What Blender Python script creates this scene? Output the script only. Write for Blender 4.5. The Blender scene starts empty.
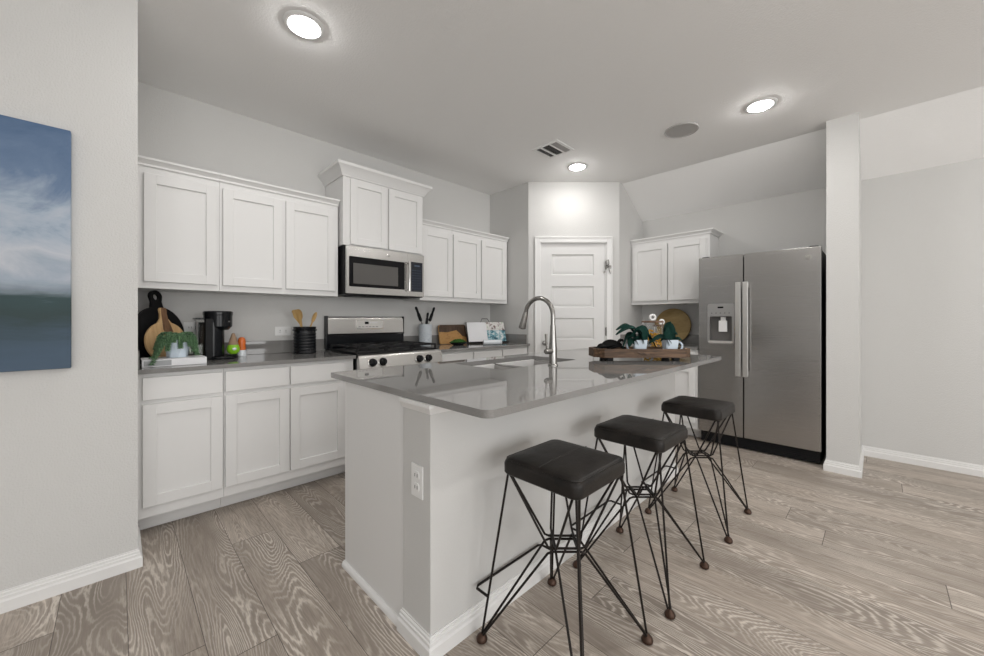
import bpy, bmesh, math, random
from mathutils import Vector, Matrix
C = bpy.context.scene.collection
PI = math.pi
random.seed(7)

# ------------------------------------------------------------------ camera, light, exposure
cam_d = bpy.data.cameras.new('camera'); cam = bpy.data.objects.new('camera', cam_d); C.objects.link(cam)
cam_d.sensor_width = 36; cam_d.lens = 13.90; cam_d.shift_y = -0.0081; cam_d.clip_start = 0.02
cam.location = (0, 0, 1.18); cam.rotation_euler = (PI/2, 0, math.radians(-44.56))
bpy.context.scene.camera = cam
VS = bpy.context.scene.view_settings
VS.view_transform = 'Standard'; VS.look = 'None'; VS.gamma = 1; VS.use_curve_mapping = False
VS.exposure = 0.08
W = bpy.data.worlds.new('world'); bpy.context.scene.world = W; W.use_nodes = True
W.node_tree.nodes['Background'].inputs[0].default_value = (0.95, 0.97, 1, 1)
W.node_tree.nodes['Background'].inputs[1].default_value = 1.0
def area(name, loc, rot, sx, sy, power, col=(1, 1, 1)):
    l = bpy.data.lights.new(name, 'AREA'); l.shape = 'RECTANGLE'; l.size = sx; l.size_y = sy; l.energy = power; l.color = col
    o = bpy.data.objects.new(name, l); C.objects.link(o); o.location = loc; o.rotation_euler = rot
    return o
# daylight through the tall windows behind the camera, then fill from the left
for wx in (-1.5, 1.6):
    area('window_and_fill_light', (wx, -4.50, 1.3), (PI/2+.38, 0, 0), 2.3, 2.1, 60, (1, .995, .985))
for wy in (-3.3, -1.2):  # added fill light, set as assumed windows in the unseen left wall
    area('window_and_fill_light', (-3.52, wy, 1.35), (PI/2, 0, -PI/2), 1.7, 2.0, 9, (1, .995, .985))
CAN_STRENGTH = 110

# ------------------------------------------------------------------ materials
def mat(name, col, rough=.5, metal=0, spec=.5, **k):
    m = bpy.data.materials.new(name); m.use_nodes = True
    b = m.node_tree.nodes['Principled BSDF']
    b.inputs['Base Color'].default_value = (*col, 1); b.inputs['Roughness'].default_value = rough
    b.inputs['Metallic'].default_value = metal; b.inputs['Specular IOR Level'].default_value = spec
    for n, v in k.items(): b.inputs[n.replace('_', ' ')].default_value = v
    return m
class NT:
    def __init__(s, m): s.m = m; s.t = m.node_tree; s.b = s.t.nodes['Principled BSDF']
    def n(s, t, **k):
        x = s.t.nodes.new('ShaderNode' + t)
        for a, v in k.items(): setattr(x, a, v)
        return x
    def l(s, a, b): s.t.links.new(a, b)
    def math(s, op, a, b=None, c=None):
        x = s.n('Math', operation=op)
        for i, v in enumerate((a, b, c)):
            if v is None: continue
            if isinstance(v, (int, float)): x.inputs[i].default_value = v
            else: s.l(v, x.inputs[i])
        return x.outputs[0]
    def pos(s): return s.n('NewGeometry').outputs['Position']
    def obj(s): return s.n('TexCoord').outputs['Object']
    def map(s, v, scale=(1, 1, 1), rot=(0, 0, 0), loc=(0, 0, 0)):
        x = s.n('Mapping'); x.inputs['Scale'].default_value = scale; x.inputs['Rotation'].default_value = rot
        x.inputs['Location'].default_value = loc; s.l(v, x.inputs[0]); return x.outputs[0]
    def noise(s, v, scale, detail=2, rough=.5, dist=0, dim='3D'):
        x = s.n('TexNoise', noise_dimensions=dim); x.inputs['Scale'].default_value = scale; x.inputs['Detail'].default_value = detail
        x.inputs['Roughness'].default_value = rough; x.inputs['Distortion'].default_value = dist; s.l(v, x.inputs['Vector']); return x
    def ramp(s, f, stops, interp='LINEAR'):
        x = s.n('ValToRGB'); x.color_ramp.interpolation = interp
        e = x.color_ramp.elements
        while len(e) < len(stops): e.new(.5)
        for q, (p, c) in zip(e, stops): q.position = p; q.color = (*c, 1)
        s.l(f, x.inputs[0]); return x.outputs[0]
    def mix(s, f, a, b, mode='MIX'):
        x = s.n('Mix', data_type='RGBA', blend_type=mode)
        for i, v in ((0, f), (6, a), (7, b)):
            if isinstance(v, (int, float)): x.inputs[i].default_value = v
            elif isinstance(v, tuple): x.inputs[i].default_value = (*v, 1)
            else: s.l(v, x.inputs[i])
        return x.outputs[2]
    def bump(s, h, strength, dist=.01):
        x = s.n('Bump'); x.inputs['Strength'].default_value = strength; x.inputs['Distance'].default_value = dist
        s.l(h, x.inputs['Height']); s.l(x.outputs[0], s.b.inputs['Normal'])
    def col(s, c): s.l(c, s.b.inputs['Base Color'])

def wallmat(name, col, scale=140, st=.5):
    m = mat(name, col, .75, spec=.25); t = NT(m)
    t.bump(t.noise(t.pos(), scale, 2, .55).outputs[0], st, .004); return m
M = {}
M['wall'] = wallmat('wall_paint', (.64, .635, .62))
M['ceiling'] = wallmat('ceiling_texture', (.90, .895, .885), 110, .5)
M['island_wall'] = wallmat('half_wall_paint', (.62, .615, .60), 170, .15)
M['trim'] = mat('white_trim_paint', (.80, .795, .785), .35)
M['cabinet'] = mat('white_cabinet_paint', (.77, .765, .755), .38)
M['door'] = mat('white_door_paint', (.74, .735, .725), .4)
M['plastic_white'] = mat('white_plastic', (.82, .82, .81), .3)
M['ceramic'] = mat('white_ceramic', (.78, .82, .86), .18)
M['black'] = mat('black_plastic', (.006, .007, .009), .22, spec=.3)
M['black_matte'] = mat('black_matte', (.008, .008, .009), .5, spec=.2)
M['iron'] = mat('dark_iron_rod', (.018, .014, .012), .42, .6)
M['castiron'] = mat('cast_iron', (.009, .009, .010), .5, spec=.3)
M['copper'] = mat('bronze_foot', (.07, .04, .028), .4, .7)
M['chrome'] = mat('chrome', (.62, .61, .59), .12, 1)
M['nickel'] = mat('brushed_nickel', (.34, .33, .315), .24, 1)
M['handle'] = mat('satin_handle', (.74, .73, .71), .34, 1)
M['display'] = mat('dark_glass', (.006, .006, .007), .06, spec=.2)
M['blue_ceramic'] = mat('cool_white_ceramic', (.64, .73, .82), .2)
M['paper'] = mat('white_paper', (.82, .82, .84), .6)
M['grille'] = mat('speaker_grille', (.46, .45, .44), .8)
M['dark'] = mat('dark_void', (.03, .03, .03), .9)
M['lime'] = mat('lime_ceramic', (.28, .62, .03), .3)
M['orange'] = mat('orange_ceramic', (.75, .17, .03), .35)
M['tan'] = mat('tan_paper', (.33, .22, .14), .7)
M['green'] = mat('green_cloth', (.003, .028, .021), .8, spec=.2)
M['moss'] = mat('moss', (.035, .12, .015), .9)
M['yellow'] = mat('yellow_pasta', (.68, .37, .03), .5)
M['glass'] = mat('clear_glass', (1, 1, 1), .02, Transmission_Weight=1.0, IOR=1.12)
M['grey_print'] = mat('grey_print', (.36, .37, .38), .5)

def steel(name, col, rough, axis):
    m = mat(name, col, rough, 1); t = NT(m)
    sc = {'x': (1, 700, 700), 'y': (700, 1, 700), 'z': (700, 700, 1)}[axis]
    nz = t.noise(t.map(t.pos(), sc), 1, 2)
    t.l(t.math('MULTIPLY_ADD', nz.outputs[0], .02, rough - .01), t.b.inputs['Roughness'])
    t.bump(t.noise(t.map(t.pos(), {'x': (.6, 1, 3), 'y': (1, .6, 3), 'z': (3, 3, .6)}[axis]), 1, 1).outputs[0], .12, .02)
    return m
M['steel_y'] = steel('brushed_steel_fridge', (.43, .42, .41), .27, 'y')
M['steel_x'] = steel('brushed_steel_range', (.56, .55, .535), .24, 'x')
M['sink'] = steel('sink_steel', (.45, .44, .43), .22, 'x')

def quartz():
    m = mat('grey_quartz', (.2, .19, .18), .03, IOR=1.62); t = NT(m)
    a = t.noise(t.pos(), 260, 2).outputs[0]
    t.col(t.ramp(a, [(.3, (.20, .195, .188)), (.7, (.255, .249, .241))])); return m
M['quartz'] = quartz()

def floor_mat():
    m = mat('oak_planks', (.3, .26, .22), .42, spec=.4); t = NT(m)
    s = t.n('SeparateXYZ'); t.l(t.pos(), s.inputs[0]); x, y = s.outputs[0], s.outputs[1]
    PW, PL = .2, 1.5
    u = t.math('MULTIPLY_ADD', x, 1/PW, 50 - .227/PW); row = t.math('FLOOR', u); fu = t.math('FRACT', u)
    w1 = t.n('TexWhiteNoise', noise_dimensions='1D'); t.l(row, w1.inputs['W'])
    v = t.math('ADD', t.math('MULTIPLY_ADD', y, 1/PL, 50), t.math('MULTIPLY', w1.outputs[0], 7.3))
    idx = t.math('FLOOR', v); fv = t.math('FRACT', v)
    w2 = t.n('TexWhiteNoise', noise_dimensions='2D'); cb = t.n('CombineXYZ'); t.l(row, cb.inputs[0]); t.l(idx, cb.inputs[1]); t.l(cb.outputs[0], w2.inputs['Vector'])
    rnd = w2.outputs[0]
    # grain coordinates, shifted per plank
    g = t.n('CombineXYZ'); t.l(t.math('MULTIPLY_ADD', rnd, 37, x), g.inputs[0]); t.l(t.math('MULTIPLY_ADD', rnd, 91, y), g.inputs[1]); t.l(t.math('MULTIPLY', rnd, 13), g.inputs[2])
    gv = g.outputs[0]
    field = t.noise(t.map(gv, (5.5, .85, 1)), 1, 1.5, .45, .25).outputs[0]
    jit = t.noise(t.map(gv, (90, 14, 1)), 1, 2, .6).outputs[0]
    ph = t.math('MULTIPLY_ADD', field, 290, t.math('MULTIPLY', jit, 7.0))
    ring = t.math('POWER', t.math('MULTIPLY_ADD', t.math('SINE', ph), .5, .5), 3.0)
    mask = t.noise(t.map(gv, (6, 1.2, 1), loc=(9, 3, 0)), 1, 2).outputs[0]
    mask = t.ramp(mask, [(.38, (.12,)*3), (.62, (1,)*3)])
    fine = t.noise(t.map(gv, (170, 7, 1)), 1, 3, .7).outputs[0]
    blot = t.noise(t.map(gv, (7, 1.6, 1), loc=(4, 7, 0)), 1, 3, .55).outputs[0]
    base = t.ramp(blot, [(.25, (.29, .243, .202)), (.5, (.40, .342, .290)), (.75, (.50, .435, .376))])
    tone = t.math('MULTIPLY_ADD', rnd, .42, .78)
    cc = t.n('CombineColor'); [t.l(tone, cc.inputs[i]) for i in range(3)]
    c = t.mix(1.0, base, cc.outputs[0], 'MULTIPLY')
    c = t.mix(t.ramp(fine, [(.38, (0,)*3), (.66, (.85,)*3)]), c, (.26, .22, .185))
    c = t.mix(t.math('MULTIPLY', t.math('MULTIPLY', ring, mask), .78), c, (.78, .715, .64))
    e1 = t.math('LESS_THAN', t.math('MINIMUM', fu, t.math('SUBTRACT', 1, fu)), .006)
    e2 = t.math('LESS_THAN', t.math('MINIMUM', fv, t.math('SUBTRACT', 1, fv)), .0011)
    seam = t.math('MAXIMUM', e1, e2)
    c = t.mix(t.math('MULTIPLY', seam, .85), c, (.07, .055, .045))
    t.col(c)
    t.bump(t.math('SUBTRACT', t.math('MULTIPLY', ring, .15), seam), .2, .002)
    return m
M['floor'] = floor_mat()

def leather():
    m = mat('black_leather', (.012, .010, .009), .34, spec=.28); t = NT(m)
    n1 = t.noise(t.obj(), 14, 4, .6); n2 = t.noise(t.obj(), 260, 2)
    t.col(t.ramp(n1.outputs[0], [(.3, (.009, .0078, .007)), (.75, (.026, .022, .019))]))
    t.l(t.math('MULTIPLY_ADD', n1.outputs[0], .3, .28), t.b.inputs['Roughness'])
    t.bump(t.math('MULTIPLY_ADD', n2.outputs[0], .15, t.math('MULTIPLY', n1.outputs[0], .6)), .5, .006); return m
M['leather'] = leather()

def wood(name, stops, scale=(3, 40, 40), rough=.5, nscale=1):
    m = mat(name, (.3, .2, .1), rough); t = NT(m)
    n1 = t.noise(t.map(t.obj(), scale), nscale, 4, .6, .4)
    t.col(t.ramp(n1.outputs[0], stops)); t.bump(n1.outputs[0], .15, .003); return m
M['tray'] = wood('dark_rustic_wood', [(.28, (.022, .012, .006)), (.5, (.085, .045, .022)), (.72, (.19, .11, .06))], (6, 60, 60), .6)
M['maple'] = wood('pale_wood', [(.3, (.42, .25, .10)), (.7, (.62, .42, .22))], (40, 40, 4), .5)
M['walnut'] = wood('brown_wood', [(.3, (.07, .030, .012)), (.7, (.20, .10, .045))], (40, 40, 4), .5)
M['utensil'] = wood('utensil_wood', [(.3, (.42, .25, .08)), (.7, (.60, .40, .17))], (40, 40, 5), .5)
M['ochre'] = wood('ochre_wood', [(.3, (.24, .155, .05)), (.7, (.44, .31, .13))], (4, 12, 12), .5)
M['acacia'] = wood('acacia_wood', [(.3, (.40, .20, .06)), (.55, (.50, .28, .10)), (.75, (.25, .10, .03))], (10, 10, 22), .45)
M['dark_wood'] = wood('dark_brown_wood', [(.3, (.05, .028, .016)), (.7, (.13, .08, .05))], (22, 10, 10), .5)

def leafmat():
    m = mat('succulent_leaf', (.05, .16, .05), .45); t = NT(m)
    t.col(t.ramp(t.noise(t.obj(), 140, 1).outputs[0], [(.38, (.010, .055, .022)), (.62, (.17, .31, .15))])); return m
M['leaf'] = leafmat()
def speckle():
    m = mat('speckled_stoneware', (.6, .64, .68), .5); t = NT(m)
    n = t.noise(t.obj(), 110, 3, .7).outputs[0]
    t.col(t.ramp(n, [(.4, (.40, .46, .52)), (.6, (.68, .71, .73))])); t.bump(n, .4, .003); return m
M['speckle'] = speckle()
def painting_mat():
    m = mat('sky_painting', (.3, .4, .5), .6); t = NT(m)
    s = t.n('SeparateXYZ'); p = t.obj(); t.l(p, s.inputs[0]); z = s.outputs[2]
    n = t.noise(t.map(p, (2.0, 2.0, 2.6), loc=(.6, 0, .2)), 1.7, 6, .62, .5).outputs[0]
    n2 = t.noise(t.map(p, (1.5, 3, 9)), 2.2, 5, .6, .3).outputs[0]
    zz = t.math('ADD', t.math('DIVIDE', z, 1.025), t.math('MULTIPLY_ADD', n, .75, -.375))
    sky = t.ramp(zz, [(.22, (.42, .47, .54)), (.36, (.34, .40, .48)), (.50, (.52, .55, .60)), (.64, (.36, .43, .52)), (.78, (.13, .20, .32)), (1, (.07, .13, .24))])
    land = t.ramp(t.math('ADD', t.math('DIVIDE', z, 1.025), t.math('MULTIPLY_ADD', n2, .20, -.10)),
                  [(0, (.055, .095, .15)), (.12, (.045, .08, .12)), (.22, (.018, .042, .045)), (.30, (.022, .055, .06)), (.36, (.15, .21, .26))])
    f = t.math('ADD', t.math('DIVIDE', z, 1.025), t.math('MULTIPLY_ADD', n2, .05, -.025))
    k = t.ramp(f, [(.295, (0,)*3), (.36, (1,)*3)])
    t.col(t.mix(k, land, sky)); t.bump(t.noise(p, 300, 2).outputs[0], .1, .002); return m
M['painting'] = painting_mat()
def picture_mat():
    m = mat('printed_page', (.5, .5, .5), .5); t = NT(m)
    s = t.n('SeparateXYZ'); p = t.obj(); t.l(p, s.inputs[0])
    n = t.noise(p, 26, 3, .6, .5).outputs[0]
    a = t.ramp(n, [(.36, (.02, .06, .10)), (.45, (.10, .30, .36)), (.54, (.35, .5, .55)), (.63, (.72, .74, .74))])
    b = t.ramp(n, [(.38, (.16, .10, .09)), (.46, (.62, .60, .58)), (.6, (.72, .70, .68)), (.68, (.35, .48, .32))])
    t.col(t.mix(t.math('GREATER_THAN', s.outputs[2], .145), a, b)); return m
M['picture'] = picture_mat()
def emis(name, col, st):
    m = mat(name, (1, 1, 1), .5); b = m.node_tree.nodes['Principled BSDF']
    b.inputs['Emission Color'].default_value = (*col, 1); b.inputs['Emission Strength'].default_value = st; return m
M['lamp'] = emis('led_diffuser', (1, .98, .955), CAN_STRENGTH)

# ------------------------------------------------------------------ mesh helpers
class MB:
    def __init__(s): s.bm = bmesh.new()
    def _join(s, t):
        me = bpy.data.meshes.new('t'); t.to_mesh(me); t.free(); s.bm.from_mesh(me); bpy.data.meshes.remove(me)
    def box(s, x0, x1, y0, y1, z0, z1, bev=0, seg=2, mtx=None):
        t = bmesh.new(); bmesh.ops.create_cube(t, size=1)
        for v in t.verts: v.co = Vector(((x0+x1)/2 + v.co.x*(x1-x0), (y0+y1)/2 + v.co.y*(y1-y0), (z0+z1)/2 + v.co.z*(z1-z0)))
        if bev: bmesh.ops.bevel(t, geom=t.edges[:], offset=bev, segments=seg, profile=.5, affect='EDGES')
        if mtx: t.transform(mtx)
        s._join(t); return s
    def faces(s, vs, fs, mtx=None):
        t = bmesh.new(); q = [t.verts.new(v) for v in vs]
        for f in fs:
            try: t.faces.new([q[i] for i in f])
            except ValueError: pass
        bmesh.ops.recalc_face_normals(t, faces=t.faces[:])
        if mtx: t.transform(mtx)
        s._join(t); return s
    def prism(s, poly, z0, z1, mtx=None, bev=0):
        n = len(poly); t = bmesh.new()
        a = [t.verts.new((x, y, z0)) for x, y in poly]; b = [t.verts.new((x, y, z1)) for x, y in poly]
        t.faces.new(a[::-1]); t.faces.new(b)
        for i in range(n): t.faces.new((a[i], a[(i+1) % n], b[(i+1) % n], b[i]))
        bmesh.ops.recalc_face_normals(t, faces=t.faces[:])
        if bev:
            es = [e for e in t.edges if abs(e.verts[0].co.z - e.verts[1].co.z) < 1e-7]
            bmesh.ops.bevel(t, geom=es, offset=bev, segments=2, profile=.5, affect='EDGES')
        if mtx: t.transform(mtx)
        s._join(t); return s
    def plate(s, outer, holes, z0, z1, mtx=None):
        t = bmesh.new(); loops = []
        for lp in [outer] + holes:
            vs = [t.verts.new((x, y, z1)) for x, y in lp]; loops.append(vs)
            for i in range(len(vs)): t.edges.new((vs[i], vs[(i+1) % len(vs)]))
        bmesh.ops.triangle_fill(t, use_beauty=True, edges=t.edges[:])
        for f in t.faces[:]:
            if f.normal.z < 0: f.normal_flip()
        top = t.faces[:]; low = {}
        for vs in loops:
            for v in vs: low[v] = t.verts.new((v.co.x, v.co.y, z0))
        for f in top: t.faces.new([low[v] for v in f.verts][::-1])
        for vs in loops:
            for i in range(len(vs)):
                a, b = vs[i], vs[(i+1) % len(vs)]; t.faces.new((a, b, low[b], low[a]))
        bmesh.ops.recalc_face_normals(t, faces=t.faces[:])
        if mtx: t.transform(mtx)
        s._join(t); return s
    def tube(s, pts, r, n=8, closed=False, cap=True, mtx=None):
        pts = [Vector(p) for p in pts]; N = len(pts); rs = r if isinstance(r, (list, tuple)) else [r]*N
        t = bmesh.new(); rings = []; up = None
        for i, p in enumerate(pts):
            if closed: d = (pts[(i+1) % N] - pts[i-1])
            else: d = (pts[min(i+1, N-1)] - pts[max(i-1, 0)])
            d.normalize()
            if up is None:
                up = Vector((0, 0, 1)) if abs(d.z) < .9 else Vector((1, 0, 0))
            u = (up - d*up.dot(d))
            if u.length < 1e-5: u = d.orthogonal()
            u.normalize(); up = u; w = d.cross(u)
            rings.append([t.verts.new(p + (u*math.cos(2*PI*k/n) + w*math.sin(2*PI*k/n))*rs[i]) for k in range(n)])
        for i in range(N if closed else N-1):
            a, b = rings[i], rings[(i+1) % N]
            for k in range(n): t.faces.new((a[k], a[(k+1) % n], b[(k+1) % n], b[k]))
        if cap and not closed: t.faces.new(rings[0][::-1]); t.faces.new(rings[-1])
        bmesh.ops.recalc_face_normals(t, faces=t.faces[:])
        if mtx: t.transform(mtx)
        s._join(t); return s
    def lathe(s, prof, c=(0, 0, 0), n=28, mtx=None, closed=False, sx=1, sy=1):
        t = bmesh.new(); rings = []
        for r, z in prof:
            if r < 1e-6: rings.append([t.verts.new((c[0], c[1], c[2]+z))])
            else: rings.append([t.verts.new((c[0]+sx*r*math.cos(2*PI*k/n), c[1]+sy*r*math.sin(2*PI*k/n), c[2]+z)) for k in range(n)])
        pr = list(zip(rings, rings[1:])) + ([(rings[-1], rings[0])] if closed else [])
        for a, b in pr:
            if len(a) == 1 and len(b) == 1: continue
            for k in range(n):
                k2 = (k+1) % n
                if len(a) == 1: t.faces.new((a[0], b[k], b[k2]))
                elif len(b) == 1: t.faces.new((a[k], a[k2], b[0]))
                else: t.faces.new((a[k], a[k2], b[k2], b[k]))
        bmesh.ops.recalc_face_normals(t, faces=t.faces[:])
        if mtx: t.transform(mtx)
        s._join(t); return s
    def ball(s, c, r, sub=2, scale=(1, 1, 1), rot=None):
        t = bmesh.new(); bmesh.ops.create_icosphere(t, subdivisions=sub, radius=r)
        m = Matrix.Diagonal((*scale, 1))
        if rot is not None: m = rot.to_4x4() @ m
        t.transform(Matrix.Translation(c) @ m); s._join(t); return s
    def run(s, prof, p0, p1, out, e0=0, e1=0, z=0):
        # sweeps a (distance, height) profile from p0 to p1; ends mitred by e*distance
        p0 = Vector((*p0, 0)); p1 = Vector((*p1, 0)); d = (p1-p0).normalized(); o = Vector((*out, 0)).normalized()
        n = len(prof); vs = []
        for p, e, sg in ((p0, e0, -1), (p1, e1, 1)):
            for dd, h in prof: vs.append(p + o*dd + d*(sg*e*dd) + Vector((0, 0, z+h)))
        fs = [tuple(range(n))[::-1], tuple(range(n, 2*n))] + [(i, (i+1) % n, n+(i+1) % n, n+i) for i in range(n)]
        return s.faces(vs, fs)
    def build(s, name, m, parent=None, loc=None, shift=True, sharp=35):
        off = Vector((0, 0, 0))
        if parent is not None and shift and not parent.get('_local'):
            r = parent
            while r.parent: r = r.parent
            off = Vector(r.location)
        if loc is not None: off = Vector(loc)
        if off.length: s.bm.transform(Matrix.Translation(-off))
        me = bpy.data.meshes.new(name); s.bm.to_mesh(me); s.bm.free()
        for p in me.polygons: p.use_smooth = True
        me.set_sharp_from_angle(angle=math.radians(sharp))
        o = bpy.data.objects.new(name, me); C.objects.link(o); me.materials.append(M[m] if isinstance(m, str) else m)
        wn = o.modifiers.new('weighted', 'WEIGHTED_NORMAL'); wn.keep_sharp = True; wn.weight = 90
        if parent is not None: o.parent = parent
        if loc is not None: o.location = loc
        return o
def root_of(o):
    while o.parent: o = o.parent
    return o
LOCAL = set()
def tag(o, label, cat, group=None):
    o['label'] = label; o['category'] = cat
    if group: o['group'] = group
    return o
def thing(name, label, cat, loc=(0, 0, 0), rz=0, group=None):
    o = bpy.data.objects.new(name, None); C.objects.link(o); o.location = loc; o.rotation_euler = (0, 0, rz)
    o.empty_display_size = .1
    return tag(o, label, cat, group)
def part(mb, name, m, parent, lab=None, sharp=35):          # part in its thing's own (local) frame
    o = mb.build(name, m, parent, shift=False, sharp=sharp)
    if lab: o['label'] = lab
    return o
def wpart(mb, name, m, parent, lab=None):                   # part given in room coordinates, thing unrotated
    o = mb.build(name, m, parent, shift=True)
    if lab: o['label'] = lab
    return o
def struct(mb, name, m, parent=None):
    o = mb.build(name, m, parent, shift=False)
    if parent is None: o['kind'] = 'structure'
    return o
def copy_tree(o, parent=None):
    c = o.copy(); C.objects.link(c)
    if parent is not None: c.parent = parent
    for ch in list(o.children): copy_tree(ch, c)
    return c
def rrect(x0, x1, y0, y1, r, n=6):
    rr = r if isinstance(r, (list, tuple)) else [r]*4          # corners: (x0,y0),(x1,y0),(x1,y1),(x0,y1)
    out = []
    for (cx, cy, a0), q in zip(((x0, y0, PI), (x1, y0, 1.5*PI), (x1, y1, 0), (x0, y1, .5*PI)), rr):
        sx = 1 if cx == x0 else -1; sy = 1 if cy == y0 else -1
        if q == 0: out.append((cx, cy)); continue
        for k in range(n+1):
            a = a0 + .5*PI*k/n; out.append((cx + sx*q + q*math.cos(a), cy + sy*q + q*math.sin(a)))
    return out
def circ(cx, cy, r, n=32, a0=0): return [(cx + r*math.cos(a0+2*PI*k/n), cy + r*math.sin(a0+2*PI*k/n)) for k in range(n)]
def T(x, y, z): return Matrix.Translation((x, y, z))
def RX(a): return Matrix.Rotation(a, 4, 'X')
def RY(a): return Matrix.Rotation(a, 4, 'Y')
def RZ(a): return Matrix.Rotation(a, 4, 'Z')

# ------------------------------------------------------------------ room shell
ZC = 2.74; YB = 3.395; XR = 4.640; YREAR = -4.5; XL = -3.5; YP = 2.485; XC = .068
struct(MB().box(XL-.1, XR+.1, YREAR-.1, YB+.1, -.1, 0), 'floor', 'floor')
struct(MB().box(XL-.1, XR+.1, YREAR-.1, YB+.1, ZC, ZC+.1), 'ceiling', 'ceiling')
struct(MB().faces([(4.11, YREAR, ZC-.0005), (XR, YREAR, 2.402), (XR, YREAR, ZC-.0005), (4.11, 2.06, ZC-.0005), (XR, 2.06, 2.402), (XR, 2.06, ZC-.0005)],
       [(0, 1, 2), (5, 4, 3), (0, 3, 4, 1), (1, 4, 5, 2), (2, 5, 3, 0)]), 'ceiling_slope', 'ceiling')
struct(MB().box(XC, XR+.1, YB, YB+.1, 0, ZC), 'wall_back', 'wall')
struct(MB().box(XL, XC, YP, YB+.1, 0, ZC), 'wall_front', 'wall')
struct(MB().box(XR, XR+.1, YREAR, YB, 0, ZC), 'wall_right', 'wall')
# stub wall beside the fridge, its top following the sloped ceiling
struct(MB().faces([(x, y, z) for y in (.100, .284) for x, z in ((3.965, 0), (XR, 0), (XR, 2.402), (4.11, ZC), (3.965, ZC))],
       [(0, 1, 2, 3, 4), (9, 8, 7, 6, 5), (0, 5, 6, 1), (1, 6, 7, 2), (2, 7, 8, 3), (3, 8, 9, 4), (4, 9, 5, 0)]), 'wall_stub', 'wall')
# rear and left walls with window openings
def wall_open(axis, pos, th, a0, a1, wins, z0, z1, name):
    mb = MB(); edges = a0
    def bx(u0, u1, w0, w1):
        if axis == 'y': mb.box(u0, u1, pos-th, pos, w0, w1)
        else: mb.box(pos-th, pos, u0, u1, w0, w1)
    for (u0, u1) in wins:
        bx(edges, u0, 0, ZC); bx(u0, u1, 0, z0); bx(u0, u1, z1, ZC); edges = u1
    bx(edges, a1, 0, ZC)
    struct(mb, name, 'wall')
wall_open('y', YREAR, .1, XL, XR, [(-2.65, -.35), (.45, 2.75)], .25, 2.35, 'wall_rear')
wall_open('x', XL, .1, YREAR, YP, [(-4.15, -2.45), (-2.05, -.35)], .35, 2.35, 'wall_left')
def window(i, axis, pos, u0, u1, z0, z1):
    mb = MB(); f = .05
    def bx(a, b, c, d):
        if axis == 'y': mb.box(a, b, pos-.06, pos-.02, c, d)
        else: mb.box(pos-.06, pos-.02, a, b, c, d)
    bx(u0, u0+f, z0, z1); bx(u1-f, u1, z0, z1); bx(u0, u1, z0, z0+f); bx(u0, u1, z1-f, z1); bx((u0+u1)/2-.02, (u0+u1)/2+.02, z0, z1)
    struct(mb, 'window_%d' % i, 'trim')
# pantry in the corner
PA = Vector((3.308, 2.772, 0)); PB = Vector((4.040, 2.051, 0)); PT = math.atan2(PB.y-PA.y, PB.x-PA.x); PLEN = (PB-PA).length
PM = T(*PA) @ RZ(PT)
mb = MB(); mb.box(0, .135, 0, .11, 0, ZC, mtx=PM).box(.882, PLEN, 0, .11, 0, ZC, mtx=PM).box(.135, .882, 0, .11, 2.058, ZC, mtx=PM)
struct(mb, 'wall_pantry', 'wall')
struct(MB().box(3.308, 3.40, 2.774, YB, 0, ZC), 'wall_pantry_left', 'wall')
struct(MB().box(4.042, XR, 2.051, 2.15, 0, ZC), 'wall_pantry_right', 'wall')

BASE = [(0, 0), (.017, 0), (.017, .046), (.012, .053), (.012, .064), (.008, .067), (.008, .077), (.004, .080), (.004, .086), (0, .086)]
def baseboard(name, segs):
    mb = MB()
    for p0, p1, out, e0, e1 in segs: mb.run(BASE, p0, p1, out, e0, e1)
    struct(mb, name, 'trim')
baseboard('baseboard_front', [((XL, YP), (XC, YP), (0, -1), 0, 1), ((XC, YP), (XC, 2.83), (1, 0), 1, 0)])
baseboard('baseboard_right', [((XR, YREAR), (XR, .100), (-1, 0), 0, -1), ((XR, .100), (3.965, .100), (0, -1), -1, 1),
                              ((3.965, .100), (3.965, .284), (-1, 0), 1, 1), ((3.965, .284), (4.1, .284), (0, 1), 1, 0)])
baseboard('baseboard_rear', [((XL, YREAR), (XR, YREAR), (0, 1), 0, 0)])
baseboard('baseboard_left', [((XL, YREAR), (XL, YP), (1, 0), 0, 0)])
q = lambda u: tuple((PM @ Vector((u, 0, 0)))[:2]); nout = tuple((PM.to_3x3() @ Vector((0, -1, 0)))[:2])
baseboard('baseboard_pantry', [(q(.0), q(.070), nout, .4, 0), (q(.946), q(PLEN), nout, 0, .4)])

# pantry door
mb = MB()
CAS = [(0, 0), (.012, 0), (.018, .006), (.018, .045), (.014, .05), (.014, .062), (.02, .066), (.02, .072), (0, .072)]
for a, b, c, d in ((.073, .135, 0, 2.118), (.882, .944, 0, 2.118), (.135, .882, 2.056, 2.118)):
    mb.box(a, b, -.016, 0, c, d, .003, mtx=PM)
for a, b, c, d in ((.070, .086, 0, 2.122), (.931, .947, 0, 2.122), (.070, .947, 2.104, 2.122)):
    mb.box(a, b, -.023, -.012, c, d, .003, mtx=PM)
for a, b, c, d in ((.135, .147, 0, 2.056), (.870, .882, 0, 2.056), (.135, .882, 2.046, 2.058)):
    mb.box(a, b, 0, .10, c, d, mtx=PM)
struct(mb, 'trim_1', 'trim')
mb = MB(); D0, D1, DZ0, DZ1, U0, U1 = .149, .868, .012, 2.044, .262, .744
pz = [(.597-.3625, .84-.3625), (.597, .84), (.96, 1.203), (1.321, 1.564), (1.689, 1.926)]
yf = .012
mb.box(D0, U0, yf, yf+.035, DZ0, DZ1, mtx=PM).box(U1, D1, yf, yf+.035, DZ0, DZ1, mtx=PM)
zz = [DZ0] + [v for p in pz for v in p] + [DZ1]
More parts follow.
